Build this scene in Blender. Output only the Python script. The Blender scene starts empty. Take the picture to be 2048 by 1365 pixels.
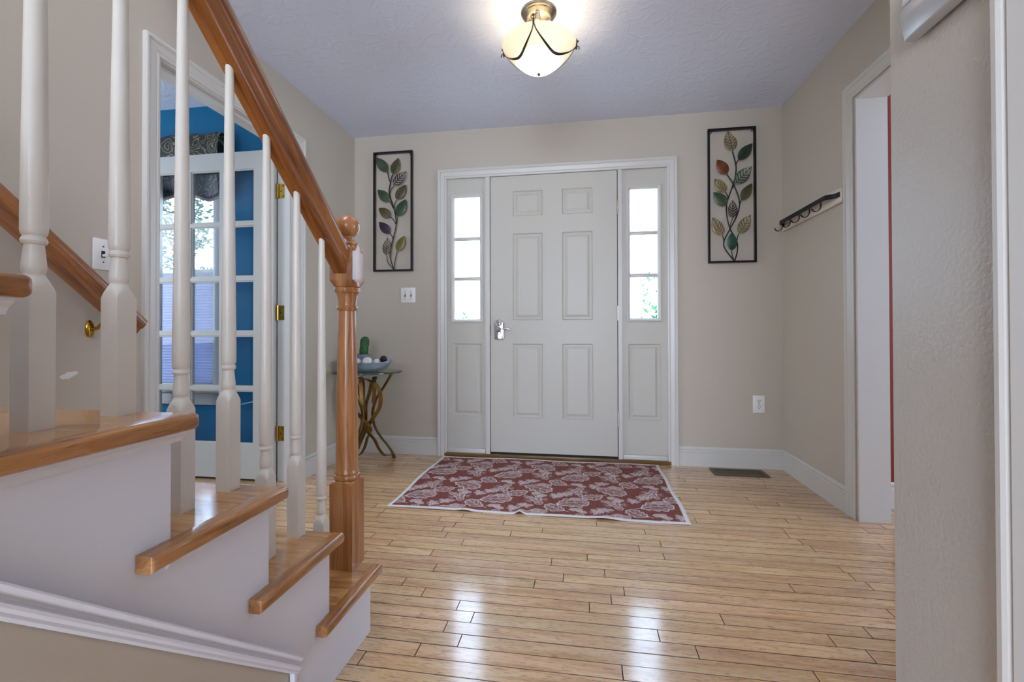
import bpy, bmesh, math, random
import numpy as np
from mathutils import Vector, Matrix, Euler

# ------------------------------------------------------------------ camera, world, lights, exposure
S = bpy.context.scene
COL = S.collection
CAM = Vector((0.6796, -3.2933, 0.923))
cam_d = bpy.data.cameras.new('camera')
cam_o = bpy.data.objects.new('camera', cam_d)
COL.objects.link(cam_o)
S.camera = cam_o
cam_d.sensor_width = 36.0
cam_d.lens = 911.0355 / 2048 * 36.0
cam_d.shift_y = -25.97 / 2048
cam_d.clip_start = 0.02
def _cam(yaw, pitch, roll):
    f = Vector((-math.sin(yaw) * math.cos(pitch), math.cos(yaw) * math.cos(pitch), math.sin(pitch)))
    r = Vector((math.cos(yaw), math.sin(yaw), 0))
    u = r.cross(f)
    r2 = r * math.cos(roll) + u * math.sin(roll)
    u2 = -r * math.sin(roll) + u * math.cos(roll)
    m = Matrix((r2, u2, -f)).transposed().to_4x4()
    m.translation = CAM
    return m
cam_o.matrix_world = _cam(0.1564, 0.0086, -0.0019)

w = bpy.data.worlds.new('World')
S.world = w
w.use_nodes = True
bg = w.node_tree.nodes['Background']
bg.inputs[0].default_value = (0.62, 0.79, 1.0, 1)
bg.inputs[1].default_value = 7.5

def area_light(name, loc, rot, sx, sy, power, col):
    l = bpy.data.lights.new(name, 'AREA')
    l.shape = 'RECTANGLE'; l.size = sx; l.size_y = sy; l.energy = power; l.color = col
    o = bpy.data.objects.new(name, l)
    COL.objects.link(o)
    o.location = loc; o.rotation_euler = rot
    return o
# added fill light in the unseen window opening behind the camera
area_light('hall_fill_light', (0.1, -6.95, 1.35), (math.radians(90), 0, 0), 2.1, 2.0, 76, (0.78, 0.83, 1.0))
# added fill light under the stairwell ceiling
area_light('stairwell_fill_light', (-0.5, -3.2, 4.9), (0, 0, 0), 0.9, 2.4, 64, (0.70, 0.79, 1.0))
# added fill lights in both side rooms, standing in for unseen windows
area_light('red_room_fill_light', (4.58, -1.75, 1.4), (math.radians(90), 0, math.radians(90)), 1.9, 1.4, 32, (0.70, 0.78, 1.0))
area_light('blue_room_fill_light', (-3.67, -2.1, 1.5), (math.radians(90), 0, math.radians(-90)), 1.8, 1.4, 50, (0.74, 0.85, 1.0))

S.view_settings.view_transform = 'Standard'
S.view_settings.look = 'None'
S.view_settings.exposure = 0.36
S.view_settings.gamma = 1.0
S.view_settings.use_curve_mapping = False

random.seed(7)
R_ = random.Random(11)

# ------------------------------------------------------------------ key dimensions (metres), front wall face is y = 0
XL, XR, H = -1.0736, 1.9975, 2.434
YB = -0.62            # front wall of the side rooms
XH, YH = 1.303, -2.253   # hall wall face and its end
RISE, RUN, YS = 0.198, 0.2305, -1.964
XS = 0.025            # outer face of the stair side board
NT = 6

# ------------------------------------------------------------------ materials
def lin(c):
    return tuple(((v / 255) / 12.92 if v / 255 <= 0.04045 else ((v / 255 + 0.055) / 1.055) ** 2.4) for v in c) + (1,)

def nodes_of(name):
    m = bpy.data.materials.new(name)
    m.use_nodes = True
    nt = m.node_tree
    return m, nt, nt.nodes['Principled BSDF']

def plain(name, rgb, rough=0.5, metal=0.0, bump=0.0, bscale=60, spec=0.5, var=0.0, coat=0.0):
    m, nt, b = nodes_of(name)
    c = lin(rgb)
    b.inputs['Base Color'].default_value = c
    b.inputs['Roughness'].default_value = rough
    b.inputs['Metallic'].default_value = metal
    b.inputs['Specular IOR Level'].default_value = spec
    b.inputs['Coat Weight'].default_value = coat
    b.inputs['Coat Roughness'].default_value = 0.1
    tc = nt.nodes.new('ShaderNodeTexCoord')
    if bump or var:
        n = nt.nodes.new('ShaderNodeTexNoise')
        n.inputs['Scale'].default_value = bscale
        n.inputs['Detail'].default_value = 4
        nt.links.new(tc.outputs['Object'], n.inputs['Vector'])
    if bump:
        bp = nt.nodes.new('ShaderNodeBump')
        bp.inputs['Strength'].default_value = bump
        bp.inputs['Distance'].default_value = 0.002
        nt.links.new(n.outputs['Fac'], bp.inputs['Height'])
        nt.links.new(bp.outputs['Normal'], b.inputs['Normal'])
    if var:
        n2 = nt.nodes.new('ShaderNodeTexNoise')
        n2.inputs['Scale'].default_value = bscale * 0.12
        nt.links.new(tc.outputs['Object'], n2.inputs['Vector'])
        rp = nt.nodes.new('ShaderNodeValToRGB')
        rp.color_ramp.elements[0].position = 0.3
        rp.color_ramp.elements[1].position = 0.7
        rp.color_ramp.elements[0].color = tuple(v * (1 - var) for v in c[:3]) + (1,)
        rp.color_ramp.elements[1].color = tuple(min(1, v * (1 + var)) for v in c[:3]) + (1,)
        nt.links.new(n2.outputs['Fac'], rp.inputs['Fac'])
        nt.links.new(rp.outputs['Color'], b.inputs['Base Color'])
    return m

def wood(name, dark, mid, light, axis, rough=0.3, coat=0.35, pores=0.35, objvar=0.0, dens=1.0, bumpy=0.05, pore_at=0.33, pore_long=16, pore_cross=300, coat_rough=0.08, coat_ior=1.5):
    m, nt, b = nodes_of(name)
    N, L = nt.nodes, nt.links
    tc = N.new('ShaderNodeTexCoord')
    oi = N.new('ShaderNodeObjectInfo')
    mul = N.new('ShaderNodeMath'); mul.operation = 'MULTIPLY'; mul.inputs[1].default_value = 37.0
    L.new(oi.outputs['Random'], mul.inputs[0])
    add = N.new('ShaderNodeVectorMath'); add.operation = 'ADD'
    L.new(tc.outputs['Object'], add.inputs[0]); L.new(mul.outputs[0], add.inputs[1])
    def mp(long, cross):
        k = N.new('ShaderNodeMapping')
        s = [cross * dens] * 3
        s['xyz'.index(axis)] = long * dens
        k.inputs['Scale'].default_value = s
        L.new(add.outputs[0], k.inputs['Vector'])
        return k
    n1 = N.new('ShaderNodeTexNoise'); n1.inputs['Scale'].default_value = 1.0
    n1.inputs['Detail'].default_value = 6; n1.inputs['Roughness'].default_value = 0.6; n1.inputs['Distortion'].default_value = 1.2
    L.new(mp(2.2, 26).outputs[0], n1.inputs['Vector'])
    r1 = N.new('ShaderNodeValToRGB')
    e = r1.color_ramp.elements
    e[0].position = 0.35; e[0].color = lin(dark)
    e[1].position = 0.66; e[1].color = lin(light)
    x = e.new(0.5); x.color = lin(mid)
    L.new(n1.outputs['Fac'], r1.inputs['Fac'])
    n2 = N.new('ShaderNodeTexNoise'); n2.inputs['Scale'].default_value = 1.0
    n2.inputs['Detail'].default_value = 3; n2.inputs['Roughness'].default_value = 0.7
    L.new(mp(pore_long, pore_cross).outputs[0], n2.inputs['Vector'])
    r2 = N.new('ShaderNodeValToRGB')
    r2.color_ramp.elements[0].position = pore_at; r2.color_ramp.elements[0].color = (1 - pores, 1 - pores, 1 - pores * 0.9, 1)
    r2.color_ramp.elements[1].position = pore_at + 0.09; r2.color_ramp.elements[1].color = (1, 1, 1, 1)
    L.new(n2.outputs['Fac'], r2.inputs['Fac'])
    mx = N.new('ShaderNodeMixRGB'); mx.blend_type = 'MULTIPLY'; mx.inputs[0].default_value = 1
    L.new(r1.outputs[0], mx.inputs[1]); L.new(r2.outputs[0], mx.inputs[2])
    out = mx.outputs[0]
    if objvar:
        hs = N.new('ShaderNodeHueSaturation')
        mr = N.new('ShaderNodeMapRange')
        mr.inputs['To Min'].default_value = 1 - objvar; mr.inputs['To Max'].default_value = 1 + objvar
        L.new(oi.outputs['Random'], mr.inputs['Value'])
        L.new(mr.outputs[0], hs.inputs['Value'])
        ml2 = N.new('ShaderNodeMath'); ml2.operation = 'MULTIPLY'; ml2.inputs[1].default_value = 17.31
        fr = N.new('ShaderNodeMath'); fr.operation = 'FRACT'
        L.new(oi.outputs['Random'], ml2.inputs[0]); L.new(ml2.outputs[0], fr.inputs[0])
        mr2 = N.new('ShaderNodeMapRange'); mr2.inputs['To Min'].default_value = 0.492; mr2.inputs['To Max'].default_value = 0.504
        L.new(fr.outputs[0], mr2.inputs['Value']); L.new(mr2.outputs[0], hs.inputs['Hue'])
        L.new(out, hs.inputs['Color'])
        out = hs.outputs[0]
    L.new(out, b.inputs['Base Color'])
    b.inputs['Roughness'].default_value = rough
    b.inputs['Coat Weight'].default_value = coat
    b.inputs['Coat Roughness'].default_value = coat_rough
    b.inputs['Coat IOR'].default_value = coat_ior
    bp = N.new('ShaderNodeBump'); bp.inputs['Strength'].default_value = bumpy; bp.inputs['Distance'].default_value = 0.002
    L.new(n2.outputs['Fac'], bp.inputs['Height']); L.new(bp.outputs['Normal'], b.inputs['Normal'])
    return m

def glass(name, tint=(0.96, 0.98, 1.0), refl=0.9):
    m = bpy.data.materials.new(name); m.use_nodes = True
    nt = m.node_tree; N, L = nt.nodes, nt.links
    N.remove(N['Principled BSDF'])
    t = N.new('ShaderNodeBsdfTransparent'); t.inputs[0].default_value = tint + (1,)
    g = N.new('ShaderNodeBsdfGlossy'); g.inputs['Roughness'].default_value = 0.02
    lw = N.new('ShaderNodeLayerWeight'); lw.inputs[0].default_value = 0.5
    pw = N.new('ShaderNodeMath'); pw.operation = 'POWER'; pw.inputs[1].default_value = 4.0
    L.new(lw.outputs['Facing'], pw.inputs[0])
    mm = N.new('ShaderNodeMath'); mm.operation = 'MULTIPLY_ADD'; mm.inputs[1].default_value = refl; mm.inputs[2].default_value = 0.014
    mx = N.new('ShaderNodeMixShader')
    L.new(pw.outputs[0], mm.inputs[0]); L.new(mm.outputs[0], mx.inputs[0])
    L.new(t.outputs[0], mx.inputs[1]); L.new(g.outputs[0], mx.inputs[2])
    L.new(mx.outputs[0], N['Material Output'].inputs[0])
    return m

def swirl_fabric(name, dark, gold):
    m, nt, b = nodes_of(name)
    N, L = nt.nodes, nt.links
    tc = N.new('ShaderNodeTexCoord')
    n = N.new('ShaderNodeTexNoise'); n.inputs['Scale'].default_value = 11; n.inputs['Detail'].default_value = 1.0
    L.new(tc.outputs['Object'], n.inputs['Vector'])
    mxv = N.new('ShaderNodeVectorMath'); mxv.operation = 'MULTIPLY_ADD'
    mxv.inputs[1].default_value = (.16, .16, .16)
    L.new(n.outputs['Color'], mxv.inputs[0]); L.new(tc.outputs['Object'], mxv.inputs[2])
    vo = N.new('ShaderNodeTexVoronoi'); vo.inputs['Scale'].default_value = 10
    L.new(mxv.outputs[0], vo.inputs['Vector'])
    mu = N.new('ShaderNodeMath'); mu.operation = 'MULTIPLY'; mu.inputs[1].default_value = 26
    L.new(vo.outputs['Distance'], mu.inputs[0])
    si = N.new('ShaderNodeMath'); si.operation = 'SINE'
    L.new(mu.outputs[0], si.inputs[0])
    r = N.new('ShaderNodeValToRGB')
    r.color_ramp.elements[0].position = 0.55; r.color_ramp.elements[0].color = lin(dark)
    r.color_ramp.elements[1].position = 0.95; r.color_ramp.elements[1].color = lin(gold)
    L.new(si.outputs[0], r.inputs['Fac'])
    L.new(r.outputs[0], b.inputs['Base Color'])
    b.inputs['Roughness'].default_value = 0.45
    bp = N.new('ShaderNodeBump'); bp.inputs['Strength'].default_value = 0.5; bp.inputs['Distance'].default_value = 0.01
    L.new(n.outputs['Fac'], bp.inputs['Height']); L.new(bp.outputs['Normal'], b.inputs['Normal'])
    return m

M = {}
M['wall'] = plain('wall paint beige', (196, 185, 169), 0.45, bump=0.10, bscale=140, spec=0.35)
M['hallwall'] = plain('wall paint beige satin', (196, 189, 179), 0.28, bump=0.8, bscale=120, spec=0.6)
M['white'] = plain('trim white paint', (210, 206, 198), 0.32, bump=0.03, bscale=30, spec=0.5)
M['coollitwhite'] = plain('white paint cool lit', (222, 222, 228), 0.36, bump=0.03, bscale=30, spec=0.5)  # same white as the trim, the stair's cooler light tinted into the colour
M['doorwhite'] = plain('door white paint', (200, 195, 183), 0.40, bump=0.03, bscale=50, spec=0.45)
M['balwhite'] = plain('baluster cream paint', (224, 219, 208), 0.28, bump=0.05, bscale=70, spec=0.5, var=0.03)
M['blue'] = plain('teal blue paint', (0, 108, 146), 0.5, bump=0.08, bscale=140, spec=0.3)
M['teal'] = plain('teal skirting paint', (10, 96, 116), 0.5)
M['red'] = plain('brick red paint', (128, 48, 32), 0.5, bump=0.08, bscale=140, spec=0.3)
M['black'] = plain('black metal', (22, 22, 26), 0.35, metal=0.4, spec=0.5)
M['shadowgap'] = plain('dark rubber and gap shade', (14, 13, 12), 0.7)  # near black: rubber seals, and painted shade in slots, holes and the duct
M['brass'] = plain('polished brass', (190, 150, 60), 0.22, metal=1.0)
M['antique'] = plain('antique bronze', (128, 98, 52), 0.36, metal=0.85, var=0.35, bscale=60)
M['nickel'] = plain('brushed nickel', (176, 166, 150), 0.28, metal=1.0)
M['darknickel'] = plain('dark nickel', (92, 84, 72), 0.30, metal=1.0)
M['chrome'] = plain('chrome', (205, 205, 210), 0.12, metal=1.0)
M['plastic'] = plain('white plastic', (236, 234, 230), 0.3)
M['silverplastic'] = plain('silver plastic', (196, 196, 196), 0.25, metal=0.25, spec=0.6)
M['ceil'] = None
M['floorwood'] = wood('floor oak', (190, 146, 98), (212, 170, 120), (222, 186, 142), 'x', rough=0.42, coat=1.0, pores=0.52, objvar=0.10, bumpy=0.06, pore_at=0.36, pore_long=26, pore_cross=250, coat_rough=0.14, coat_ior=1.75)
M['treadwood_x'] = wood('tread oak', (146, 98, 52), (186, 134, 80), (204, 158, 104), 'x', rough=0.26, coat=0.6, pores=0.4, bumpy=0.05)
M['treadwood_y'] = wood('nosing oak', (132, 84, 44), (168, 114, 66), (192, 140, 90), 'y', rough=0.22, coat=0.5, pores=0.4, bumpy=0.05)
M['sillwood'] = wood('sill oak', (84, 58, 28), (112, 80, 40), (130, 96, 52), 'x', rough=0.4, coat=0.2)
M['railwood'] = wood('handrail oak', (108, 60, 26), (148, 90, 42), (168, 108, 54), 'y', rough=0.28, coat=0.4, pores=0.25, bumpy=0.03)
M['newelwood'] = wood('newel oak', (136, 82, 42), (172, 114, 64), (188, 132, 80), 'z', rough=0.28, coat=0.4, pores=0.25, bumpy=0.03)
M['boardwood'] = wood('hook board oak', (196, 178, 156), (216, 200, 180), (226, 214, 198), 'y', rough=0.4, coat=0.1, pores=0.12)
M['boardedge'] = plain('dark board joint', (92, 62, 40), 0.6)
M['glass'] = glass('window glass')
M['frenchglass'] = glass('french door glass', (0.95, 0.97, 1.0), 0.6)
M['tableglass'] = glass('table glass', (0.80, 0.92, 0.90), 1.0)
M['glassedge'] = plain('glass edge', (30, 62, 62), 0.1, spec=0.8)
M['fabric'] = swirl_fabric('valance brocade', (48, 44, 36), (150, 138, 98))
M['lining'] = plain('valance lining', (176, 156, 150), 0.8)
M['bead'] = plain('bead trim', (60, 50, 44), 0.3)
M['concrete'] = plain('outdoor paving', (150, 148, 142), 0.9, bump=0.3, bscale=20)

m, nt, b = nodes_of('ceiling plaster')
N, L = nt.nodes, nt.links
b.inputs['Base Color'].default_value = lin((223, 229, 246)); b.inputs['Roughness'].default_value = 0.75
tc = N.new('ShaderNodeTexCoord')
nz = N.new('ShaderNodeTexNoise'); nz.inputs['Scale'].default_value = 9; nz.inputs['Detail'].default_value = 5; nz.inputs['Distortion'].default_value = 2.5
L.new(tc.outputs['Object'], nz.inputs['Vector'])
rp = N.new('ShaderNodeValToRGB'); rp.color_ramp.elements[0].position = 0.5; rp.color_ramp.elements[1].position = 0.62
L.new(nz.outputs['Fac'], rp.inputs['Fac'])
bp = N.new('ShaderNodeBump'); bp.inputs['Strength'].default_value = 0.28; bp.inputs['Distance'].default_value = 0.004
L.new(rp.outputs[0], bp.inputs['Height']); L.new(bp.outputs['Normal'], b.inputs['Normal'])
M['ceil'] = m

m, nt, b = nodes_of('cellular shade')
b.inputs['Base Color'].default_value = lin((214, 216, 232)); b.inputs['Roughness'].default_value = 0.9
N, L = nt.nodes, nt.links
tr = N.new('ShaderNodeBsdfTranslucent'); tr.inputs[0].default_value = lin((186, 194, 214))
mx = N.new('ShaderNodeMixShader'); mx.inputs[0].default_value = 0.35
L.new(b.outputs[0], mx.inputs[1]); L.new(tr.outputs[0], mx.inputs[2])
L.new(mx.outputs[0], N['Material Output'].inputs[0])
M['shade'] = m

m, nt, b = nodes_of('alabaster glass lit')
b.inputs['Base Color'].default_value = lin((246, 236, 210)); b.inputs['Roughness'].default_value = 0.25
N, L = nt.nodes, nt.links
tc = N.new('ShaderNodeTexCoord')
nz = N.new('ShaderNodeTexNoise'); nz.inputs['Scale'].default_value = 5; nz.inputs['Detail'].default_value = 2
L.new(tc.outputs['Object'], nz.inputs['Vector'])
rp = N.new('ShaderNodeValToRGB')
rp.color_ramp.elements[0].position = 0.3; rp.color_ramp.elements[0].color = (1.0, 0.84, 0.56, 1)
rp.color_ramp.elements[1].position = 0.7; rp.color_ramp.elements[1].color = (1.0, 0.93, 0.80, 1)
L.new(nz.outputs['Fac'], rp.inputs['Fac']); L.new(rp.outputs[0], b.inputs['Emission Color'])
sx_ = N.new('ShaderNodeSeparateXYZ'); L.new(tc.outputs['Object'], sx_.inputs[0])
mrz = N.new('ShaderNodeMapRange')
mrz.inputs['From Min'].default_value = 0.012; mrz.inputs['From Max'].default_value = 0.078
mrz.inputs['To Min'].default_value = 4.0; mrz.inputs['To Max'].default_value = 0.30
L.new(sx_.outputs['Z'], mrz.inputs['Value']); L.new(mrz.outputs[0], b.inputs['Emission Strength'])
tr = N.new('ShaderNodeBsdfTransparent'); tr.inputs[0].default_value = (1, 0.95, 0.85, 1)
tl = N.new('ShaderNodeBsdfTranslucent'); tl.inputs[0].default_value = (1, 0.95, 0.85, 1)
ma = N.new('ShaderNodeMixShader'); ma.inputs[0].default_value = 0.08
L.new(b.outputs[0], ma.inputs[1]); L.new(tl.outputs[0], ma.inputs[2])
mx = N.new('ShaderNodeMixShader'); mx.inputs[0].default_value = 0.12
L.new(ma.outputs[0], mx.inputs[1]); L.new(tr.outputs[0], mx.inputs[2])
L.new(mx.outputs[0], N['Material Output'].inputs[0])
M['bowl'] = m

# ------------------------------------------------------------------ object helpers
def link(name, mesh, mat=None, parent=None, smooth=None):
    o = bpy.data.objects.new(name, mesh)
    COL.objects.link(o)
    if mat is not None and not mesh.materials:
        mesh.materials.append(mat)
    if parent is not None:
        o.parent = parent
    if smooth is not None:
        for p in mesh.polygons:
            p.use_smooth = True
        try:
            mesh.set_sharp_from_angle(angle=math.radians(smooth))
        except Exception:
            pass
    return o

def base_of(parent):
    l = Vector((0, 0, 0))
    q = parent
    while q is not None:
        l += q.location
        q = q.parent
    return l

def obj(name, bm, mat, parent=None, smooth=None):
    """bm is in world coordinates; the vertices are shifted to the parent's base (or to the mesh's own foot)"""
    bmesh.ops.recalc_face_normals(bm, faces=bm.faces)
    if parent is not None:
        loc = base_of(parent)
        here = Vector((0, 0, 0))
    else:
        xs = [v.co for v in bm.verts]
        loc = Vector(((min(v.x for v in xs) + max(v.x for v in xs)) / 2, (min(v.y for v in xs) + max(v.y for v in xs)) / 2, min(v.z for v in xs)))
        here = loc
    for v in bm.verts:
        v.co -= loc
    me = bpy.data.meshes.new(name)
    bm.to_mesh(me); bm.free()
    o = link(name, me, mat, parent, smooth)
    o.location = here
    return o

def thing(name, loc, label=None, cat=None, group=None, kind=None):
    o = bpy.data.objects.new(name, None)
    o.empty_display_size = 0.05
    COL.objects.link(o)
    o.location = loc
    tag(o, label, cat, group, kind)
    return o

def tag(o, label=None, cat=None, group=None, kind=None):
    if label: o['label'] = label
    if cat: o['category'] = cat
    if group: o['group'] = group
    if kind: o['kind'] = kind
    return o

def box_bm(x0, x1, y0, y1, z0, z1, bev=0, seg=2, bm=None):
    own = bm is None
    if own: bm = bmesh.new()
    n0 = len(bm.verts)
    vs = [bm.verts.new((x, y, z)) for z in (z0, z1) for y in (y0, y1) for x in (x0, x1)]
    fs = [(0, 2, 3, 1), (4, 5, 7, 6), (0, 1, 5, 4), (2, 6, 7, 3), (0, 4, 6, 2), (1, 3, 7, 5)]
    faces = [bm.faces.new([vs[i] for i in f]) for f in fs]
    if bev:
        es = list({e for f in faces for e in f.edges})
        bmesh.ops.bevel(bm, geom=es, offset=bev, segments=seg, affect='EDGES', profile=0.5)
    return bm

def bx(name, x0, x1, y0, y1, z0, z1, mat, parent=None, bev=0, seg=2, smooth=40):
    return obj(name, box_bm(x0, x1, y0, y1, z0, z1, bev, seg), M[mat], parent, smooth if bev else None)

def plate_bm(us, vs, holes, to, t0, t1):
    """a slab with rectangular holes, one connected skin. to(u, v, t) -> xyz; holes: (u0, u1, v0, v1)"""
    U = sorted(set([us[0], us[1]] + [h[i] for h in holes for i in (0, 1) if us[0] < h[i] < us[1]]))
    V = sorted(set([vs[0], vs[1]] + [h[i] for h in holes for i in (2, 3) if vs[0] < h[i] < vs[1]]))
    solid = {}
    for i in range(len(U) - 1):
        for j in range(len(V) - 1):
            cu, cv = (U[i] + U[i + 1]) / 2, (V[j] + V[j + 1]) / 2
            solid[i, j] = not any(h[0] < cu < h[1] and h[2] < cv < h[3] for h in holes)
    bm = bmesh.new()
    vv = {}
    def vert(i, j, k):
        if (i, j, k) not in vv:
            vv[i, j, k] = bm.verts.new(to(U[i], V[j], (t0, t1)[k]))
        return vv[i, j, k]
    for (i, j), s in solid.items():
        if not s: continue
        for k in (0, 1):
            bm.faces.new([vert(i, j, k), vert(i + 1, j, k), vert(i + 1, j + 1, k), vert(i, j + 1, k)])
        for di, dj, a, c in ((-1, 0, (i, j), (i, j + 1)), (1, 0, (i + 1, j), (i + 1, j + 1)), (0, -1, (i, j), (i + 1, j)), (0, 1, (i, j + 1), (i + 1, j + 1))):
            if not solid.get((i + di, j + dj), False):
                bm.faces.new([vert(*a, 0), vert(*c, 0), vert(*c, 1), vert(*a, 1)])
    return bm

FY = lambda u, v, t: (u, t, v)      # plate facing along y
FX = lambda u, v, t: (t, u, v)      # plate facing along x
FZ = lambda u, v, t: (u, v, t)

def sweep_bm(rings, closed_ring=True, caps=True, bm=None):
    if bm is None: bm = bmesh.new()
    vr = [[bm.verts.new(p) for p in r] for r in rings]
    n = len(rings[0])
    for a, c in zip(vr[:-1], vr[1:]):
        for i in range(n if closed_ring else n - 1):
            j = (i + 1) % n
            try: bm.faces.new([a[i], a[j], c[j], c[i]])
            except ValueError: pass
    if caps and closed_ring:
        bm.faces.new(vr[0]); bm.faces.new(list(reversed(vr[-1])))
    return bm

def extrude_bm(profile, to, a0, a1):
    return sweep_bm([[to(p, q, a) for p, q in profile] for a in (a0, a1)])

CASING = [(0, 0), (0, .008), (.004, .011), (.012, .012), (.016, .009), (.020, .012), (.045, .016), (.049, .013), (.053, .017), (.058, .020), (.066, .020), (.070, .017), (.070, 0)]
def casing_bm(a0, a1, top, to, k=1.0):
    """mitred door casing: a0..a1 inner opening, top inner height; to(a, z, out)"""
    rings = []
    rings.append([to(a0 - w * k, 0, t) for w, t in CASING])
    rings.append([to(a0 - w * k, top + w * k, t) for w, t in CASING])
    rings.append([to(a1 + w * k, top + w * k, t) for w, t in CASING])
    rings.append([to(a1 + w * k, 0, t) for w, t in CASING])
    return sweep_bm(rings)

BASE = [(0, 0), (.0145, 0), (.0145, .094), (.0098, .0965), (.0098, .0985), (.0128, .101), (.0118, .111), (.0070, .1128), (.0070, .1148), (.0112, .1165), (.0100, .125), (.0070, .130), (.005, .133), (0, .133)]

def tube_bm(pts, rad, n=8, bm=None, caps=True):
    if bm is None: bm = bmesh.new()
    pts = [Vector(p) for p in pts]
    rads = rad if isinstance(rad, (list, tuple)) else [rad] * len(pts)
    rings = []
    prev = None
    for i, p in enumerate(pts):
        t = (pts[min(i + 1, len(pts) - 1)] - pts[max(i - 1, 0)]).normalized()
        if prev is None:
            a = Vector((0, 0, 1)) if abs(t.z) < 0.9 else Vector((1, 0, 0))
            u = t.cross(a).normalized()
        else:
            u = (prev - t * prev.dot(t)).normalized()
        prev = u
        v = t.cross(u)
        rings.append([p + (u * math.cos(2 * math.pi * k / n) + v * math.sin(2 * math.pi * k / n)) * rads[i] for k in range(n)])
    return sweep_bm(rings, caps=caps, bm=bm)

def spline(pts, k=6):
    P = [Vector(p) for p in pts]
    out = []
    for i in range(len(P) - 1):
        p0, p1, p2, p3 = P[max(i - 1, 0)], P[i], P[i + 1], P[min(i + 2, len(P) - 1)]
        for s in range(k):
            t = s / k
            out.append(0.5 * ((2 * p1) + (p2 - p0) * t + (2 * p0 - 5 * p1 + 4 * p2 - p3) * t * t + (3 * p1 - p0 - 3 * p2 + p3) * t ** 3))
    out.append(P[-1])
    return out

def lathe_bm(cx, cy, prof, n=32, half=None, bm=None, cap=True):
    """turned shape; prof = (z, r); half = half width of the square blank: the section is cut to the square"""
    rings = []
    for z, r in prof:
        ring = []
        for k in range(n):
            a = 2 * math.pi * (k + 0.5) / n if half is None else 2 * math.pi * k / n
            c, s = math.cos(a), math.sin(a)
            rr = r
            if half is not None:
                rr = min(r, half / max(abs(c), abs(s)))
            ring.append((cx + rr * c, cy + rr * s, z))
        rings.append(ring)
    return sweep_bm(rings, caps=cap, bm=bm)

def raised_panel(name, x0, x1, z0, z1, y, mat, parent, m1=.012, m2=.022, m3=.042, depth=.009, lift=.001):
    """embossed panel filling a hole in the slab; y is the face, the room is at -y"""
    bm = bmesh.new()
    def ring(m, d):
        return [(x0 + m, y + d, z0 + m), (x1 - m, y + d, z0 + m), (x1 - m, y + d, z1 - m), (x0 + m, y + d, z1 - m)]
    rings = [ring(0, .012), ring(0, -.001), ring(.004, -.0015), ring(m1, depth), ring(m2, depth), ring(m3, lift)]
    sweep_bm(rings, bm=bm)
    return obj(name, bm, M[mat], parent)

# ------------------------------------------------------------------ room shell
WX0 = XL - 0.116   # outer face of the left wall
WX1 = XR + 0.132
CASE_L0, CASE_L1 = -1.655, -0.718   # left doorway (y)
CASE_R0, CASE_R1 = -1.98, -0.832    # right opening (y)

tag(obj('wall_front', plate_bm((WX0, WX1), (0, 2.62), [(-0.356, 1.283, -1, 2.098)], FY, 0.0, 0.14), M['wall']), 'beige painted front wall around the white entrance door', None, None, 'structure')
tag(obj('wall_left', plate_bm((-7.2, 0.0), (0, 5.1), [(CASE_L0, CASE_L1, -1, 2.078)], FX, WX0 + .004, XL), M['wall']), 'beige painted wall beside the staircase with an open doorway', None, None, 'structure')
tag(obj('wall_right', plate_bm((YH, 0.0), (0, 2.62), [(CASE_R0, CASE_R1, -1, 2.069)], FX, XR, WX1), M['wall']), 'beige painted wall with the coat hooks and a cased opening', None, None, 'structure')
tag(obj('wall_return', plate_bm((XH + 0.12, WX1), (0, 2.62), [], FY, YH - 0.12, YH), M['wall']), 'short beige return wall behind the hall corner', None, None, 'structure')
HD0, HD1 = -3.342, -2.579
tag(obj('wall_hall', plate_bm((-7.2, YH), (0, 2.62), [(HD0, HD1, -1, 2.06)], FX, XH, XH + 0.12), M['hallwall']), 'glossy beige hall wall close to the viewer with the thermostat', None, None, 'structure')
tag(obj('wall_back', plate_bm((WX0, XH + .12), (0, 5.1), [(-0.95, 1.15, 0.35, 2.35)], FY, -7.2, -7.06), M['wall']), 'beige wall at the far end of the hall with a large window', None, None, 'structure')
tag(obj('wall_stairwell', plate_bm((-4.8, -1.66), (2.46, 5.1), [], FX, XS + .005, XS + .1), M['wall']), 'upper stairwell wall', None, None, 'structure')
tag(obj('wall_landing', plate_bm((XL, XS), (2.46, 5.1), [], FY, -1.66, -1.56), M['wall']), 'upper stairwell end wall', None, None, 'structure')
tag(obj('wall_landing_back', plate_bm((XL, XS), (2.46, 5.1), [], FY, -4.9, -4.8), M['wall']), 'upper stairwell far wall', None, None, 'structure')
tag(obj('ceiling_landing', plate_bm((XL, XS + .1), (-4.9, -1.56), [], FZ, 5.1, 5.2), M['ceil']), 'stairwell ceiling', None, None, 'structure')
tag(obj('ceiling', plate_bm((WX0, WX1), (-7.2, 0.14), [(XL, XS + .005, -4.8, -1.66)], FZ, H, H + .08), M['ceil']), 'off white ceiling with a swirled plaster texture', None, None, 'structure')

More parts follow.
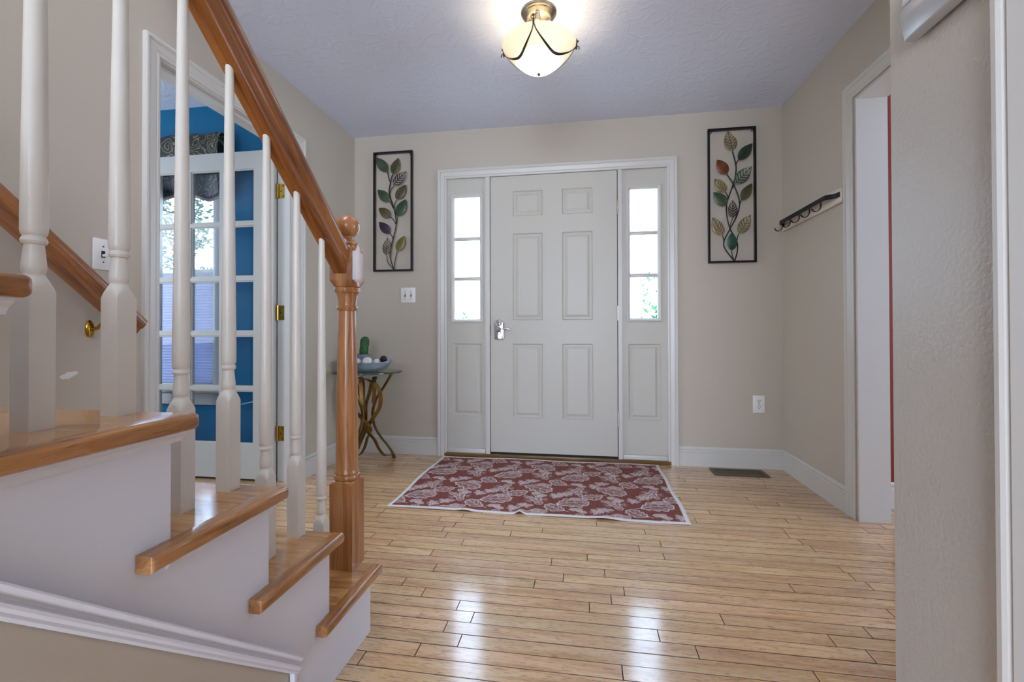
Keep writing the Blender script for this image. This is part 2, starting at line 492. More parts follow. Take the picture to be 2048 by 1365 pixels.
# side rooms
BX0 = -3.7
tag(obj('wall_blue_front', plate_bm((BX0, WX0 - .002), (0, 2.62), [(-2.60, -1.725, 0.55, 2.12)], FY, YB, YB + 0.14), M['blue']), 'teal blue wall with a window seen through the open doorway', None, None, 'structure')
tag(obj('wall_blue_side', plate_bm((-4.2, YB), (0, 2.62), [], FX, BX0 - .1, BX0), M['blue']), 'far teal blue wall of the side room', None, None, 'structure')
tag(obj('wall_blue_back', plate_bm((BX0, WX0 - .01), (0, 2.62), [], FY, -4.3, -4.2), M['blue']), 'rear teal blue wall of the side room', None, None, 'structure')
tag(obj('wall_blue_inner', plate_bm((-4.2, YB), (0, 2.434), [(CASE_L0, CASE_L1, -1, 2.078)], FX, WX0 - .004, WX0 + .004), M['blue']), 'blue side of the doorway wall', None, None, 'structure')
tag(obj('ceiling_blue', plate_bm((BX0, WX0 - .01), (-4.2, YB), [], FZ, H, H + .08), M['ceil']), 'white ceiling of the blue side room', None, None, 'structure')
tag(obj('wall_red_front', plate_bm((WX1 + .002, 4.6), (0, 2.62), [], FY, YB - .004, YB + .13), M['red']), 'brick red wall sliver of the room beyond the opening', None, None, 'structure')
tag(obj('wall_red_side', plate_bm((-4.2, YB), (0, 2.62), [(-3.2, -1.6, .7, 2.1)], FX, 4.6, 4.7), M['red']), 'far red wall of the room beyond the opening', None, None, 'structure')
tag(obj('wall_red_back', plate_bm((WX1, 4.6), (0, 2.62), [], FY, -4.3, -4.2), M['red']), 'rear red wall of the room beyond the opening', None, None, 'structure')
tag(obj('wall_red_inner', plate_bm((-4.2, YH - .12), (0, 2.62), [], FX, WX1 - .12, WX1), M['red']), 'inner red wall of the room beyond the opening', None, None, 'structure')
tag(obj('ceiling_red', plate_bm((WX1, 4.7), (-4.3, YB), [], FZ, H, H + .08), M['ceil']), 'white ceiling of the red side room', None, None, 'structure')
tag(bx('ground', -12, 12, 0.16, 16, -.4, -.2, 'concrete'), 'grey paving outside the entrance', None, None, 'structure')

# ------------------------------------------------------------------ floor: strip oak boards, each its own piece
floor = obj('floor', plate_bm((BX0, 4.7), (-7.2, 0.0), [], FZ, -0.12, -0.012), M['shadowgap'])
tag(floor, 'glossy strip oak floor with boards running across the hall', None, None, 'structure')
PW, PY0 = 0.0565, -1.936
def plank(x0, x1, y0, y1, parent=floor, name='floor_board', bm=None):
    g, e, d = .0006, .0009, .0014
    own = bm is None
    if own: bm = bmesh.new()
    dz = R_.uniform(-.0004, .0003)
    a = [(x0 + g, y0 + g), (x1 - g, y0 + g), (x1 - g, y1 - g), (x0 + g, y1 - g)]
    c = [(x0 + g + e, y0 + g + e), (x1 - g - e, y0 + g + e), (x1 - g - e, y1 - g - e), (x0 + g + e, y1 - g - e)]
    rings = [[(x, y, -.012) for x, y in a], [(x, y, -d + dz) for x, y in a], [(x, y, dz) for x, y in c]]
    vr = [[bm.verts.new(p) for p in r] for r in rings]
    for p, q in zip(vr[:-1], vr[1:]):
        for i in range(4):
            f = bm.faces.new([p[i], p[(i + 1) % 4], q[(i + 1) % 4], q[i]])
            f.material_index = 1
    bm.faces.new(vr[-1])
    if own:
        o = obj(name, bm, M['floorwood'], parent)
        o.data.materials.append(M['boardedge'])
        return o
rest = bmesh.new()
k = 40
while True:
    y1 = PY0 + PW * k; y0 = y1 - PW
    k -= 1
    if y0 > -0.0005: continue
    if y1 < -7.0: break
    yc = (y0 + y1) / 2
    y1 = min(y1, -0.0)
    x0 = XL
    x1 = XR
    if CASE_R0 < yc < CASE_R1: x1 = 2.75
    if yc < YS + .02: x0 = XS - .02
    if yc < YH: x1 = XH
    far = y1 < -2.30
    x = x0 - R_.uniform(0, .8)
    while x < x1 - .02:
        ln = R_.choice([.32, .42, .5, .58, .66, .75, .85, .98, 1.15])
        a, c = max(x, x0), min(x + ln, x1)
        x += ln
        if c - a < .03: continue
        if x1 - c < .10: c = x1; x = x1
        plank(a, c, y0, y1, bm=rest if far else None)
o = obj('floor_boards_rear', rest, M['floorwood'], floor)
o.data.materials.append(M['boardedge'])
o['kind'] = 'stuff'
plb = bmesh.new()
for i in range(44):
    yy = YB - .0565 * i
    for (xa, xb) in ((BX0, -2.6), (-2.6, -1.9), (-1.9, XL if CASE_L0 < yy - .03 < CASE_L1 else WX0)):
        plank(xa, xb, yy - .0565, yy, bm=plb)
    for (xa, xb) in (((WX1 if yy > CASE_R1 else 2.75), 3.5), (3.5, 4.6)):
        plank(xa, xb, yy - .0565, yy, bm=plb)
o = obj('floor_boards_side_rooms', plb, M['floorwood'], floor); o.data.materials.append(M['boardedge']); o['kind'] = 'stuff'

bm = bmesh.new()
rs = random.Random(4)
pts = []
for i in range(26):
    a = 2 * math.pi * i / 26
    r = (.026 + .006 * rs.random()) * (.55 + .45 * abs(math.cos(a))) 
    pts.append((-1.978 + r * math.cos(a), .777 + (.008 + .006 * rs.random()) * math.sin(a) + .006 * math.cos(a)))
sweep_bm([[(x, y, z) for y, z in pts] for x in (XL + .0001, XL + .0006)], bm=bm)
o = obj('filler_patch', bm, M['plastic'], bpy.data.objects['wall_left'])

# ------------------------------------------------------------------ baseboards and casings
to_front = lambda t, z, a: (a, -t, z)
tag(obj('baseboard_front', extrude_bm(BASE, to_front, XL, -0.4035), M['white']), 'white baseboard behind the glass side table', None, None, 'structure')
tag(obj('baseboard_front_outlet', extrude_bm(BASE, to_front, 1.3235, XR), M['white']), 'white baseboard under the wall outlet', None, None, 'structure')
tag(obj('baseboard_left', extrude_bm(BASE, lambda t, z, a: (XL + t, a, z), -0.0145, CASE_L1 + .0705), M['white']), 'white baseboard between doorway casing and front corner', None, None, 'structure')
tag(obj('baseboard_right', extrude_bm(BASE, lambda t, z, a: (XR - t, a, z), -0.0145, CASE_R1 + .0705), M['white']), 'white baseboard below the coat hooks', None, None, 'structure')
tag(obj('baseboard_red', extrude_bm(BASE, lambda t, z, a: (a, YB - .004 - t, z), WX1 + .03, 4.6), M['white']), 'white baseboard of the red room', None, None, 'structure')
tag(obj('baseboard_blue', extrude_bm(BASE, lambda t, z, a: (a, YB - t, z), BX0, WX0 - .004), M['teal']), 'teal painted baseboard of the blue room', None, None, 'structure')

tag(obj('trim_entrance', casing_bm(-0.333, 1.2535, 2.0705, lambda a, z, t: (a, -t, z)), M['white']), 'white moulded casing around the entrance door and sidelights', None, None, 'structure')
tag(obj('trim_left_doorway', casing_bm(CASE_L0 + .004, CASE_L1 - .004, 2.074, lambda a, z, t: (XL + t, a, z)), M['white']), 'white moulded casing of the doorway to the blue room', None, None, 'structure')
tag(obj('trim_right_opening', casing_bm(CASE_R0 - .002, CASE_R1 + .008, 2.075, lambda a, z, t: (XR - t, a, z)), M['white']), 'white moulded casing of the opening beside the coat hooks', None, None, 'structure')
tag(obj('trim_hall', casing_bm(HD0, HD1, 2.06, lambda a, z, t: (XH - t * 1.1, a, z)), M['white']), 'white moulded casing at the near edge of the hall wall', None, None, 'structure')
# jamb linings
def lining(name, y0, y1, top, x0, x1, label, th=.012):
    bm = plate_bm((y0, y1), (0, top), [(y0 + th, y1 - th, -1, top - th)], FX, x0, x1)
    return tag(obj(name, bm, M['white']), label, None, None, 'structure')
lining('trim_left_jamb', CASE_L0 - .0005, CASE_L1 + .0005, 2.0785, WX0 - .006, XL + .002, 'white jamb lining of the doorway to the blue room')
lining('trim_right_jamb', CASE_R0 - .0005, CASE_R1 + .0005, 2.0695, XR - .002, WX1 + .004, 'white jamb lining of the opening to the red room')
bm = plate_bm((CASE_L0 + .0118, CASE_L1 - .0118), (0, 2.0665), [(CASE_L0 + .024, CASE_L1 - .024, -1, 2.054)], FX, XL - .068, XL - .033)
tag(obj('trim_door_stop', bm, M['white']), 'white door stop moulding inside the doorway to the blue room', None, None, 'structure')
tag(bx('door_3', XH + .03, XH + .07, HD0 + .003, HD1 - .003, .01, 2.055, 'doorwhite'), 'closed white hall door at the near edge', None, None, 'structure')

# ------------------------------------------------------------------ entrance: door_1 and sidelights window_1, window_2
tag(bx('trim_threshold', -.352, 1.279, -.012, .13, 0, .026, 'sillwood', None, .003), 'oak threshold under the entrance door', None, None, 'structure')
tag(obj('trim_entrance_frame', plate_bm((-.3555, 1.2825), (0.0, 2.0975), [(-.335, -.036, -1, 2.076), (-.004, .919, -1, 2.0735), (.947, 1.256, -1, 2.076)], FY, -.006, .139), M['white']), 'white mullions and head of the entrance frame', None, None, 'structure')

door = thing('door_1', (.457, .03, .026), 'white six panel entrance door with a chrome lever', None, None, 'structure')
DY = 0.004
panels = []
for (a, c) in ((.163, .389), (.523, .747)):
    panels += [(a, c, 1.769, 1.961), (a, c, 1.005, 1.648), (a, c, .292, .841)]
slab = obj('slab', plate_bm((0, .914), (.041, 2.0695), panels, FY, DY, DY + .044), M['doorwhite'], door)
for p_ in panels:
    raised_panel('raised_panel', *p_, DY, 'doorwhite', slab)
bx('door_sweep', .002, .912, DY + .002, DY + .04, .0262, .0412, 'shadowgap', door)
bx('weatherstrip', -.0036, .9185, DY + .03, DY + .09, .0262, 2.073, 'shadowgap', door)
# hinges
for zc in (1.806, 1.054, .301):
    h = bx('hinge', .9135, .9215, DY - .006, DY + .012, zc - .052, zc + .052, 'nickel', door)
    bm = bmesh.new()
    for i in range(5):
        za = zc - .052 + i * .0212
        lathe_bm(.9175, DY - .007, [(za, .0045), (za, .0062), (za + .0195, .0062), (za + .0195, .0045)], 12, bm=bm)
    obj('hinge_knuckle', bm, M['nickel'], h, 30)['kind'] = 'stuff'
# lever lock
hx, hz = .066, .94
prof = []
bmp = bmesh.new()
def plate_shape(w, hh, y0, y1, bm):
    out = []
    n = 10
    pts = [(-w, -hh + .012), (-w + .006, -hh), (w - .006, -hh), (w, -hh + .012), (w, hh - .022)]
    for i in range(n + 1):
        a = math.pi * i / n
        pts.append((w * .78 * math.cos(a), hh - .022 + .022 * math.sin(a)))
    pts.append((-w, hh - .022))
    rings = [[(hx + p * s, y, hz + q * s) for p, q in pts] for y, s in ((y1, 1), (y0 + .003, 1), (y0, .93))]
    return sweep_bm(rings, bm=bm)
lockset = obj('lock_plate', plate_shape(.037, .0735, DY - .012, DY, bmp), M['chrome'], door, 35)
bm = lathe_bm(0, 0, [(0, .020), (.004, .021), (.018, .019), (.026, .014), (.030, .008)], 24)
bmesh.ops.rotate(bm, verts=bm.verts, matrix=Matrix.Rotation(math.radians(90), 3, 'X'))
bmesh.ops.translate(bm, verts=bm.verts, vec=(hx - .006, DY - .010, hz))
obj('lever_hub', bm, M['chrome'], lockset, 50)
pts = spline([(hx - .006, DY - .034, hz), (hx - .004, DY - .052, hz), (hx + .012, DY - .060, hz + .001), (hx + .045, DY - .060, hz + .006), (hx + .075, DY - .060, hz + .006), (hx + .094, DY - .057, hz - .004)], 6)
obj('lever', tube_bm(pts, [.007] * 8 + [.0075] * 8 + [.0065] * 8 + [.0055] * (len(pts) - 24), 10), M['chrome'], lockset, 60)
bm = lathe_bm(0, 0, [(0, .014), (.005, .014), (.007, .011)], 20)
bmesh.ops.rotate(bm, verts=bm.verts, matrix=Matrix.Rotation(math.radians(90), 3, 'X'))
bmesh.ops.translate(bm, verts=bm.verts, vec=(hx, DY - .011, hz + .042))
obj('lock_cylinder', bm, M['nickel'], lockset, 50)
bx('strike_plate', -.003, -.0002, DY - .004, DY + .03, hz - .035, hz + .035, 'shadowgap', door)

def sidelight(name, x0, x1, gx0, gx1, mux, px0, px1, label):
    t = thing(name, ((x0 + x1) / 2, .03, .026), label, None, None, 'structure')
    SY = .012
    g0, g1 = 1.006, 1.945
    fr = obj('frame', plate_bm((x0, x1), (.027, 2.0755), [(gx0, gx1, g0, g1), (px0, px1, .298, .841)], FY, SY, SY + .04), M['doorwhite'], t)
    raised_panel('raised_panel', px0, px1, .298, .841, SY, 'doorwhite', fr, m3=.038)
    # glazing bead
    prof = [(-.014, -.001), (-.012, -.010), (-.004, -.013), (.004, -.008), (.014, .004), (.014, .016), (-.014, .016)]
    rings = []
    for (sx, sz) in ((gx0, g0), (gx1, g0), (gx1, g1), (gx0, g1), (gx0, g0)):
        qx = 1 if sx == gx0 else -1
        qz = 1 if sz == g0 else -1
        rings.append([(sx + qx * p, SY + q, sz + qz * p) for p, q in prof])
    obj('glazing_bead', sweep_bm(rings, caps=False), M['white'], fr)
    mz = [1.322, 1.622]
    for z in mz:
        bx('muntin', gx0 + .012, gx1 - .012, SY + .012, SY + .030, z - .013, z + .013, 'white', fr, .004)
    zs = [g0 + .012, mz[0] - .013, mz[0] + .013, mz[1] - .013, mz[1] + .013, g1 - .012]
    for i in range(3):
        bx('pane', gx0 + .012, gx1 - .012, SY + .019, SY + .023, zs[2 * i], zs[2 * i + 1], 'glass', fr)
    bx('bottom_ledge', x0 + .002, x1 - .002, SY - .022, SY, .0265, .060, 'white', t, .006)
sidelight('window_1', -.3345, -.0365, -.292, -.072, None, -.293, -.066, 'narrow sidelight window beside the door lever, three panes over one panel')
sidelight('window_2', .9475, 1.2555, .992, 1.205, None, .986, 1.210, 'narrow sidelight window beside the door hinges, three panes over one panel')

# ------------------------------------------------------------------ french door in the doorway to the blue room
fd = thing('door_2', (-1.205, -.739, .016), 'open white french door with fifteen panes, swung into the blue room', None, None, 'structure')
fy0, fy1 = -.757, -.722
fx1, fx0 = -1.206, -2.13
cols = [(-1.549, -1.339), (-1.788, -1.578), (-2.027, -1.817)]
zr = [.23 + .3428 * i for i in range(6)]
holes = []
for (a, c) in cols:
    for i in range(5):
        holes.append((a, c, zr[i] + (.012 if i else 0), zr[i + 1] - (.012 if i < 4 else 0)))
leaf = obj('leaf', plate_bm((fx0, fx1), (.016, 2.053), holes, FY, fy0, fy1), M['doorwhite'], fd)
for hh in holes:
    bx('pane', hh[0], hh[1], -.742, -.738, hh[2], hh[3], 'frenchglass', leaf)
    bm = plate_bm((hh[0], hh[1]), (hh[2], hh[3]), [(hh[0] + .008, hh[1] - .008, hh[2] + .008, hh[3] - .008)], FY, -.752, -.744)
    obj('pane_bead', bm, M['doorwhite'], leaf)
for zc in (1.80, 1.045, .298):
    h = bx('hinge', WX0 + .004, WX0 + .040, CASE_L1 - .0145, CASE_L1 - .0118, zc - .045, zc + .045, 'brass', fd)
    obj('hinge_knuckle', lathe_bm(WX0 - .004, CASE_L1 - .018, [(zc - .048, .004), (zc - .046, .007), (zc + .046, .007), (zc + .048, .004)], 12), M['brass'], h, 30)
    for dx, dz in ((.03, .032), (.018, 0), (.03, -.032)):
        bm = bmesh.new()
        bmesh.ops.create_uvsphere(bm, u_segments=8, v_segments=5, radius=.004, matrix=Matrix.Translation((WX0 + dx, CASE_L1 - .0148, zc + dz)))
        obj('screw', bm, M['shadowgap'], h)

# blue room window, shade, valance
win = thing('window_3', (-2.16, YB + .05, .55), 'white framed window of the blue room behind the french door', None, None, 'structure')
obj('casing', plate_bm((-2.66, -1.665), (.52, 2.18), [(-2.59, -1.735, .56, 2.11)], FY, YB - .016, YB - .0005), M['white'], win)
obj('sash', plate_bm((-2.60, -1.725), (.55, 2.12), [(-2.555, -1.77, .60, 1.315), (-2.555, -1.77, 1.355, 2.075)], FY, YB + .06, YB + .10), M['white'], win)
for (za, zb) in ((.60, 1.315), (1.355, 2.075)):
    bx('pane', -2.555, -1.77, YB + .078, YB + .082, za, zb, 'glass', win)
bx('muntin', -2.085, -2.068, YB + .07, YB + .09, 1.355, 2.075, 'white', win)
bx('sill', -2.69, -1.64, YB - .045, YB + .06, .525, .55, 'white', win, .006)
bx('apron', -2.66, -1.665, YB - .018, YB - .0005, .445, .52, 'white', win, .004)
sh = thing('window_shade', (-2.16, YB + .03, .56), 'white pleated cellular shade covering the lower half of the blue room window', 'window shade')
zz = [(.58 + .0095 * i, (.0 if i % 2 else .010)) for i in range(79)]
prof = [(YB + .018 + d, z) for z, d in zz] + [(YB + .040 - d, z) for z, d in reversed(zz)]
obj('pleats', sweep_bm([[(x, a, z) for a, z in prof] for x in (-2.575, -1.75)]), M['shade'], sh)
bx('top_rail', -2.578, -1.747, YB + .014, YB + .045, 1.322, 1.348, 'white', sh, .004)
bx('bottom_rail', -2.578, -1.747, YB + .014, YB + .045, .557, .58, 'white', sh, .004)

va = thing('valance', (-2.17, YB - .04, 1.8), 'dark brocade valance with scrolls and a scalloped beaded edge over the blue room window', 'valance')
vx0, vx1, vy0, vy1 = -2.70, -1.64, YB - .085, YB - .0165
n = 60
def scal(s):
    u = s * 2.6
    return 1.800 + .045 * abs(math.sin(math.pi * (u - .18))) ** 1.2
bm = bmesh.new()
fr_, bk_ = [], []
for i in range(n + 1):
    s = i / n
    x = vx1 + (vx0 - vx1) * s
    puff = .006 * math.sin(s * 22)
    fr_.append([(x, vy0 + puff, scal(s)), (x, vy0 - .008 + puff, 1.95), (x, vy0 - .004 + puff, 2.12), (x, vy0 + .01, 2.205), (x, vy0 + .03, 2.225 + .006 * math.sin(s * 40)), (x, vy1, 2.225), (x, vy1, 2.215), (x, vy0 + .02, 2.19), (x, vy0 + .012, 2.1), (x, vy0 + .008, scal(s))])
obj('brocade', sweep_bm(fr_, bm=bm), M['fabric'], va, 60)
bx('side_return', vx1 - .008, vx1 + .004, vy0 + .012, vy1, 1.84, 2.215, 'fabric', va)
lin_pts = [[(vx1 + (vx0 - vx1) * i / n, vy0 + .012, scal(i / n) - .03), (vx1 + (vx0 - vx1) * i / n, vy0 + .012, scal(i / n) + .03), (vx1 + (vx0 - vx1) * i / n, vy0 + .018, scal(i / n) + .03), (vx1 + (vx0 - vx1) * i / n, vy0 + .018, scal(i / n) - .03)] for i in range(n + 1)]
obj('lining', sweep_bm(lin_pts), M['lining'], va)
bm = bmesh.new()
for i in range(54):
    s = (i + .5) / 54
    bmesh.ops.create_uvsphere(bm, u_segments=6, v_segments=5, radius=.0075, matrix=Matrix.Translation((vx1 + (vx0 - vx1) * s, vy0 + .002, scal(s) - .008)))
obj('bead_trim', bm, M['bead'], va, 60)['kind'] = 'stuff'

# ------------------------------------------------------------------ staircase
st = thing('staircase', (-.52, -2.4, 0), 'oak stair with white painted side board rising from the entrance hall', 'staircase')
yk = [YS - RUN * i for i in range(20)]        # riser faces
TT = .027
# side board (cut string) outline
out = [(YS, 0.0)]
for i in range(NT):
    out.append((yk[i], (i + 1) * RISE - TT))
    out.append((yk[i + 1] - .0, (i + 1) * RISE - TT))
ytop = yk[NT]
SL = RISE / RUN
mz_at = lambda y: .182 + (-2.334 - y) * .852      # top line of the sloping moulding
out.append((ytop, mz_at(ytop) - .03))
out.append((-2.33, mz_at(-2.33) - .03))
out.append((-2.33, 0.0))
bm = bmesh.new()
rings = [[(x, y, z) for y, z in out] for x in (XS - .018, XS)]
sweep_bm(rings, bm=bm)
obj('side_board', bm, M['coollitwhite'], st)
# wall under the stair, set back a little
bm = sweep_bm([[(x, y, z) for y, z in ((-2.325, 0), (-2.325, mz_at(-2.325)), (-4.6, mz_at(-4.6)), (-4.6, 0))] for x in (XS - .08, XS - .010)])
obj('understair_wall', bm, M['wall'], st)
# sloping moulding
prof = [(-.006, -.052), (.002, -.052), (.006, -.046), (.006, -.040), (.012, -.034), (.013, -.028), (.007, -.022), (.007, -.017), (.014, -.010), (.018, -.004), (.018, 0), (-.006, 0)]
cs = math.cos(math.atan(.852))
rings = [[(XS + t, y, mz_at(y) + h_ / cs * .63) for t, h_ in prof] for y in (-2.33, -4.6)]
obj('sloping_moulding', sweep_bm(rings), M['coollitwhite'], st)
bx('moulding_return', XS - .008, XS + .004, -2.344, -2.330, 0, mz_at(-2.334), 'coollitwhite', st, .002)
for i in range(NT):
    zt = (i + 1) * RISE
    yf = yk[i] + .026
    tr = obj('tread', box_bm(XL + .002, XS + .001, yk[i + 1] - .02, yf, zt - TT, zt, .0), M['treadwood_x'], st)
    # round the front nosing
    bm = bmesh.new(); bm.from_mesh(tr.data)
    es = [e for e in bm.edges if all(abs(v.co.y + tr.parent.location.y - yf) < 1e-4 for v in e.verts) and abs(e.verts[0].co.z - e.verts[1].co.z) < 1e-4]
    bmesh.ops.bevel(bm, geom=es, offset=.0125, segments=5, affect='EDGES', profile=.5)
    bm.to_mesh(tr.data); bm.free()
    ye = yf - .315
    bm = box_bm(XS + .0012, XS + .031, ye, yf, zt - TT, zt)
    es = [e for e in bm.edges if all(v.co.x > XS + .03 for v in e.verts) or all(abs(v.co.y - yf) < 1e-5 for v in e.verts) and abs(e.verts[0].co.z - e.verts[1].co.z) < 1e-5]
    bmesh.ops.bevel(bm, geom=es, offset=.0085, segments=4, affect='EDGES', profile=.5)
    rn = obj('return_nosing', bm, M['treadwood_y'], tr, 40)
    # small cove moulding under the nosing
    pc = [(0, 0), (.016, 0), (.014, -.006), (.007, -.011), (.003, -.019), (0, -.019)]
    obj('cove_moulding', sweep_bm([[(XS + t, y, zt - TT + h_) for t, h_ in pc] for y in (ye + .050, yk[i] + .016)]), M['coollitwhite'], tr)
    obj('riser', box_bm(XL + .002, XS - .019, yk[i] - .018, yk[i], i * RISE, zt - TT), M['coollitwhite'], st)
# wall skirting board of the stair (against the left wall)
sk = [(YS + .1, 0), (YS + .1, .16), (yk[NT], NT * RISE + .18), (yk[NT], 0)]

# ------------------------------------------------------------------ balustrade
br = thing('stair_balustrade', (-.055, -1.965, RISE), 'oak handrail on a turned newel post with cream painted balusters', 'balustrade')
NX, NY = -.052, -1.965
z0 = RISE
hw = .0375
cor = hw * 1.42
nprof = [(z0, cor), (.4565, cor), (.457, cor), (.4615, .0475), (.465, .0420), (.468, .0375), (.4685, .0345), (.4700, .0385), (.476, .0405), (.482, .0385), (.4835, .0350), (.4850, .0350), (.489, .0368), (.494, .0352), (.50, .0338),
         (.60, .0330), (.75, .0312), (.88, .0282), (.985, .0250), (.9895, .0245), (.991, .0295), (.998, .0318), (1.005, .0295), (1.007, .0262), (1.02, .0272), (1.035, .0300), (1.043, .0318), (1.045, .0330), (1.047, .0368), (1.054, .0388), (1.061, .0368), (1.063, .0345), (1.065, .0380), (1.074, .0460), (1.083, cor), (1.0835, cor),
         (1.1715, cor), (1.172, cor), (1.182, .0470), (1.190, .0400), (1.192, .0285), (1.194, .0310), (1.199, .0330), (1.204, .0300), (1.206, .0240), (1.210, .0225), (1.214, .0185), (1.220, .0170)]
for i in range(17):
    a = math.radians(-62 + (152) * i / 16)
    nprof.append((1.2545 + .0365 * math.sin(a), max(.0005, .0365 * math.cos(a))))
obj('newel_post', lathe_bm(NX, NY, nprof, 64, hw), M['newelwood'], br, 28)

BX_ = -.058
def rail_under(y): return 1.183 + (-2.096 - y) * .861
def baluster(y, zt, name='baluster'):
    top = rail_under(y) + .012
    h = .0155
    c = h * 1.42
    p = [(0, c), (.1855, c), (.186, c), (.194, .0190), (.200, .0160), (.206, .0128), (.2095, .0112), (.2105, .0112), (.2125, .0122), (.217, .0130), (.222, .0130), (.234, .0118), (.246, .0106), (.2505, .0104), (.252, .0128), (.2555, .0140), (.2595, .0128), (.261, .0118), (.2625, .0118), (.2645, .0132), (.270, .0142), (.30, .0142), (top - zt - .25, .0102), (top - zt, .0080)]
    return obj(name, lathe_bm(BX_, y, [(zt + a, r) for a, r in p], 40, h), M['balwhite'], br, 32)
by = [-2.096, -2.211, -2.326, -2.440, -2.554, -2.669, -2.784, -2.897, -3.012]
bt = [1, 2, 2, 3, 3, 4, 4, 5, 5]
for y, n_ in zip(by, bt):
    baluster(y, n_ * RISE)
# handrail: profile swept along the pitch
ang = math.atan(.861)
rl = [(-.0285, .030), (-.0285, .040), (-.026, .049), (-.020, .057), (-.010, .061), (0, .062), (.010, .061), (.020, .057), (.026, .049), (.0285, .040), (.0285, .030), (.0265, .0255), (.0225, .0235), (.0205, .020), (.0205, .004), (.0185, 0), (-.0185, 0), (-.0205, .004), (-.0205, .020), (-.0225, .0235), (-.0265, .0255)]
def rail_object(name, parent, x, y_near_end, y_far_end, under, scale=1.0, mat='railwood', plumb=True):
    """local y runs down the pitch; far end lower"""
    L_ = []
    cu, su = math.cos(ang), math.sin(ang)
    org = Vector((x, y_far_end, under(y_far_end)))
    bm = bmesh.new()
    rings = []
    nseg = 1
    for ye in (y_far_end, y_near_end):
        ring = []
        for a, q in rl:
            a *= 1.08 * scale; q *= 1.25 * scale
            # plumb cut: world y = ye ; height above underside measured vertically = q / cos
            wy = ye
            wz = under(ye) + q / cu
            dy, dz = wy - org.y, wz - org.z
            # rotate by +ang about x so the pitch lies along local y
            ring.append((a, dy * cu - dz * su, dy * su + dz * cu))
        rings.append(ring)
    if not plumb:
        ct = max(p[2] for p in rings[0])
        rings[0] = [(p[0], -ct * su / cu, p[2]) for p in rings[0]]
    sweep_bm(rings, bm=bm)
    bmesh.ops.recalc_face_normals(bm, faces=bm.faces)
    me = bpy.data.meshes.new(name); bm.to_mesh(me); bm.free()
    o = link(name, me, M[mat], parent, 25)
    o.location = org - base_of(parent)
    o.rotation_euler = (-ang, 0, 0)
    return o
rail_object('handrail', br, BX_ + .003, -3.35, NY - hw + .001, rail_under)

# wall handrail on the left
wr = thing('wall_handrail', (XL + .06, -1.80, .9), 'oak handrail fixed to the wall beside the single light switch', 'handrail')
def wr_under(y): return .880 + (-1.785 - y) * .861
rail_object('rail', wr, XL + .072, -3.3, -1.775, wr_under, plumb=False)
def bracket(y):
    zz_ = wr_under(y)
    b_ = obj('bracket', tube_bm(spline([(XL + .008, y, zz_ - .055), (XL + .035, y, zz_ - .052), (XL + .060, y, zz_ - .030), (XL + .072, y, zz_ - .004)], 6), .0065, 10), M['brass'], wr, 60)
    bm = lathe_bm(0, 0, [(0, .021), (.004, .021), (.008, .016), (.010, .010)], 20)
    bmesh.ops.scale(bm, verts=bm.verts, vec=(1.5, .72, 1))
    bmesh.ops.rotate(bm, verts=bm.verts, matrix=Matrix.Rotation(math.radians(90), 3, 'Y'))
    bmesh.ops.translate(bm, verts=bm.verts, vec=(XL + .0005, y, zz_ - .055))
    obj('wall_plate', bm, M['brass'], b_, 50)
    bm = box_bm(XL + .062, XL + .082, y - .022, y + .022, -.0035, 0)
    for v in bm.verts: v.co.z += wr_under(v.co.y)
    obj('saddle', bm, M['brass'], b_)
    for dz in (.018, -.018):
        bm = bmesh.new()
        bmesh.ops.create_uvsphere(bm, u_segments=8, v_segments=5, radius=.0045, matrix=Matrix.Translation((XL + .006, y, zz_ - .055 + dz)))
        obj('screw', bm, M['shadowgap'], b_)
bracket(-1.915)

# ------------------------------------------------------------------ ceiling light
LX, LY = .474, -1.160
lamp = thing('ceiling_light', (LX, LY, 2.131), 'semi flush ceiling light with an alabaster glass bowl and bronze swags', 'ceiling light')
obj('canopy', lathe_bm(LX, LY, [(H, .030), (H - .0005, .082), (H - .008, .084), (H - .013, .080), (H - .016, .074), (H - .022, .076), (H - .034, .062), (H - .038, .056), (H - .0385, .02)], 48), M['nickel'], lamp, 35)
RB, ZR = .174, 2.275
bp_ = []
nb = 22
for i in range(nb + 1):
    t = i / nb
    bp_.append((2.142 + (ZR - 2.142) * (t ** 1.75), max(.001, RB * (t ** .96))))
inner = [(z + .005, max(.0008, r - .005)) for z, r in bp_]
prof = bp_ + [(ZR + .001, RB - .0025)] + list(reversed(inner))[0:]
obj('glass_bowl', lathe_bm(LX, LY, prof, 64, cap=False), M['bowl'], lamp, 80)
obj('stem', tube_bm([(LX, LY, H - .038), (LX, LY, 2.139)], .006, 12), M['nickel'], lamp, 60)
bulbs = []
for a in (30, 150, 270):
    c_, s_ = math.cos(math.radians(a)), math.sin(math.radians(a))
    obj('socket', tube_bm([(LX + .055 * c_, LY + .055 * s_, H - .038), (LX + .055 * c_, LY + .055 * s_, H - .078)], [.011, .013], 12), M['nickel'], lamp, 40)
bm = lathe_bm(LX, LY, [(2.131, .001), (2.132, .004), (2.136, .007), (2.142, .008), (2.144, .003)], 16)
obj('finial', bm, M['darknickel'], lamp, 50)
def bowl_r(z):
    return np.interp(z, [p[0] for p in bp_], [p[1] for p in bp_])
hang = [-92, 9, 169]
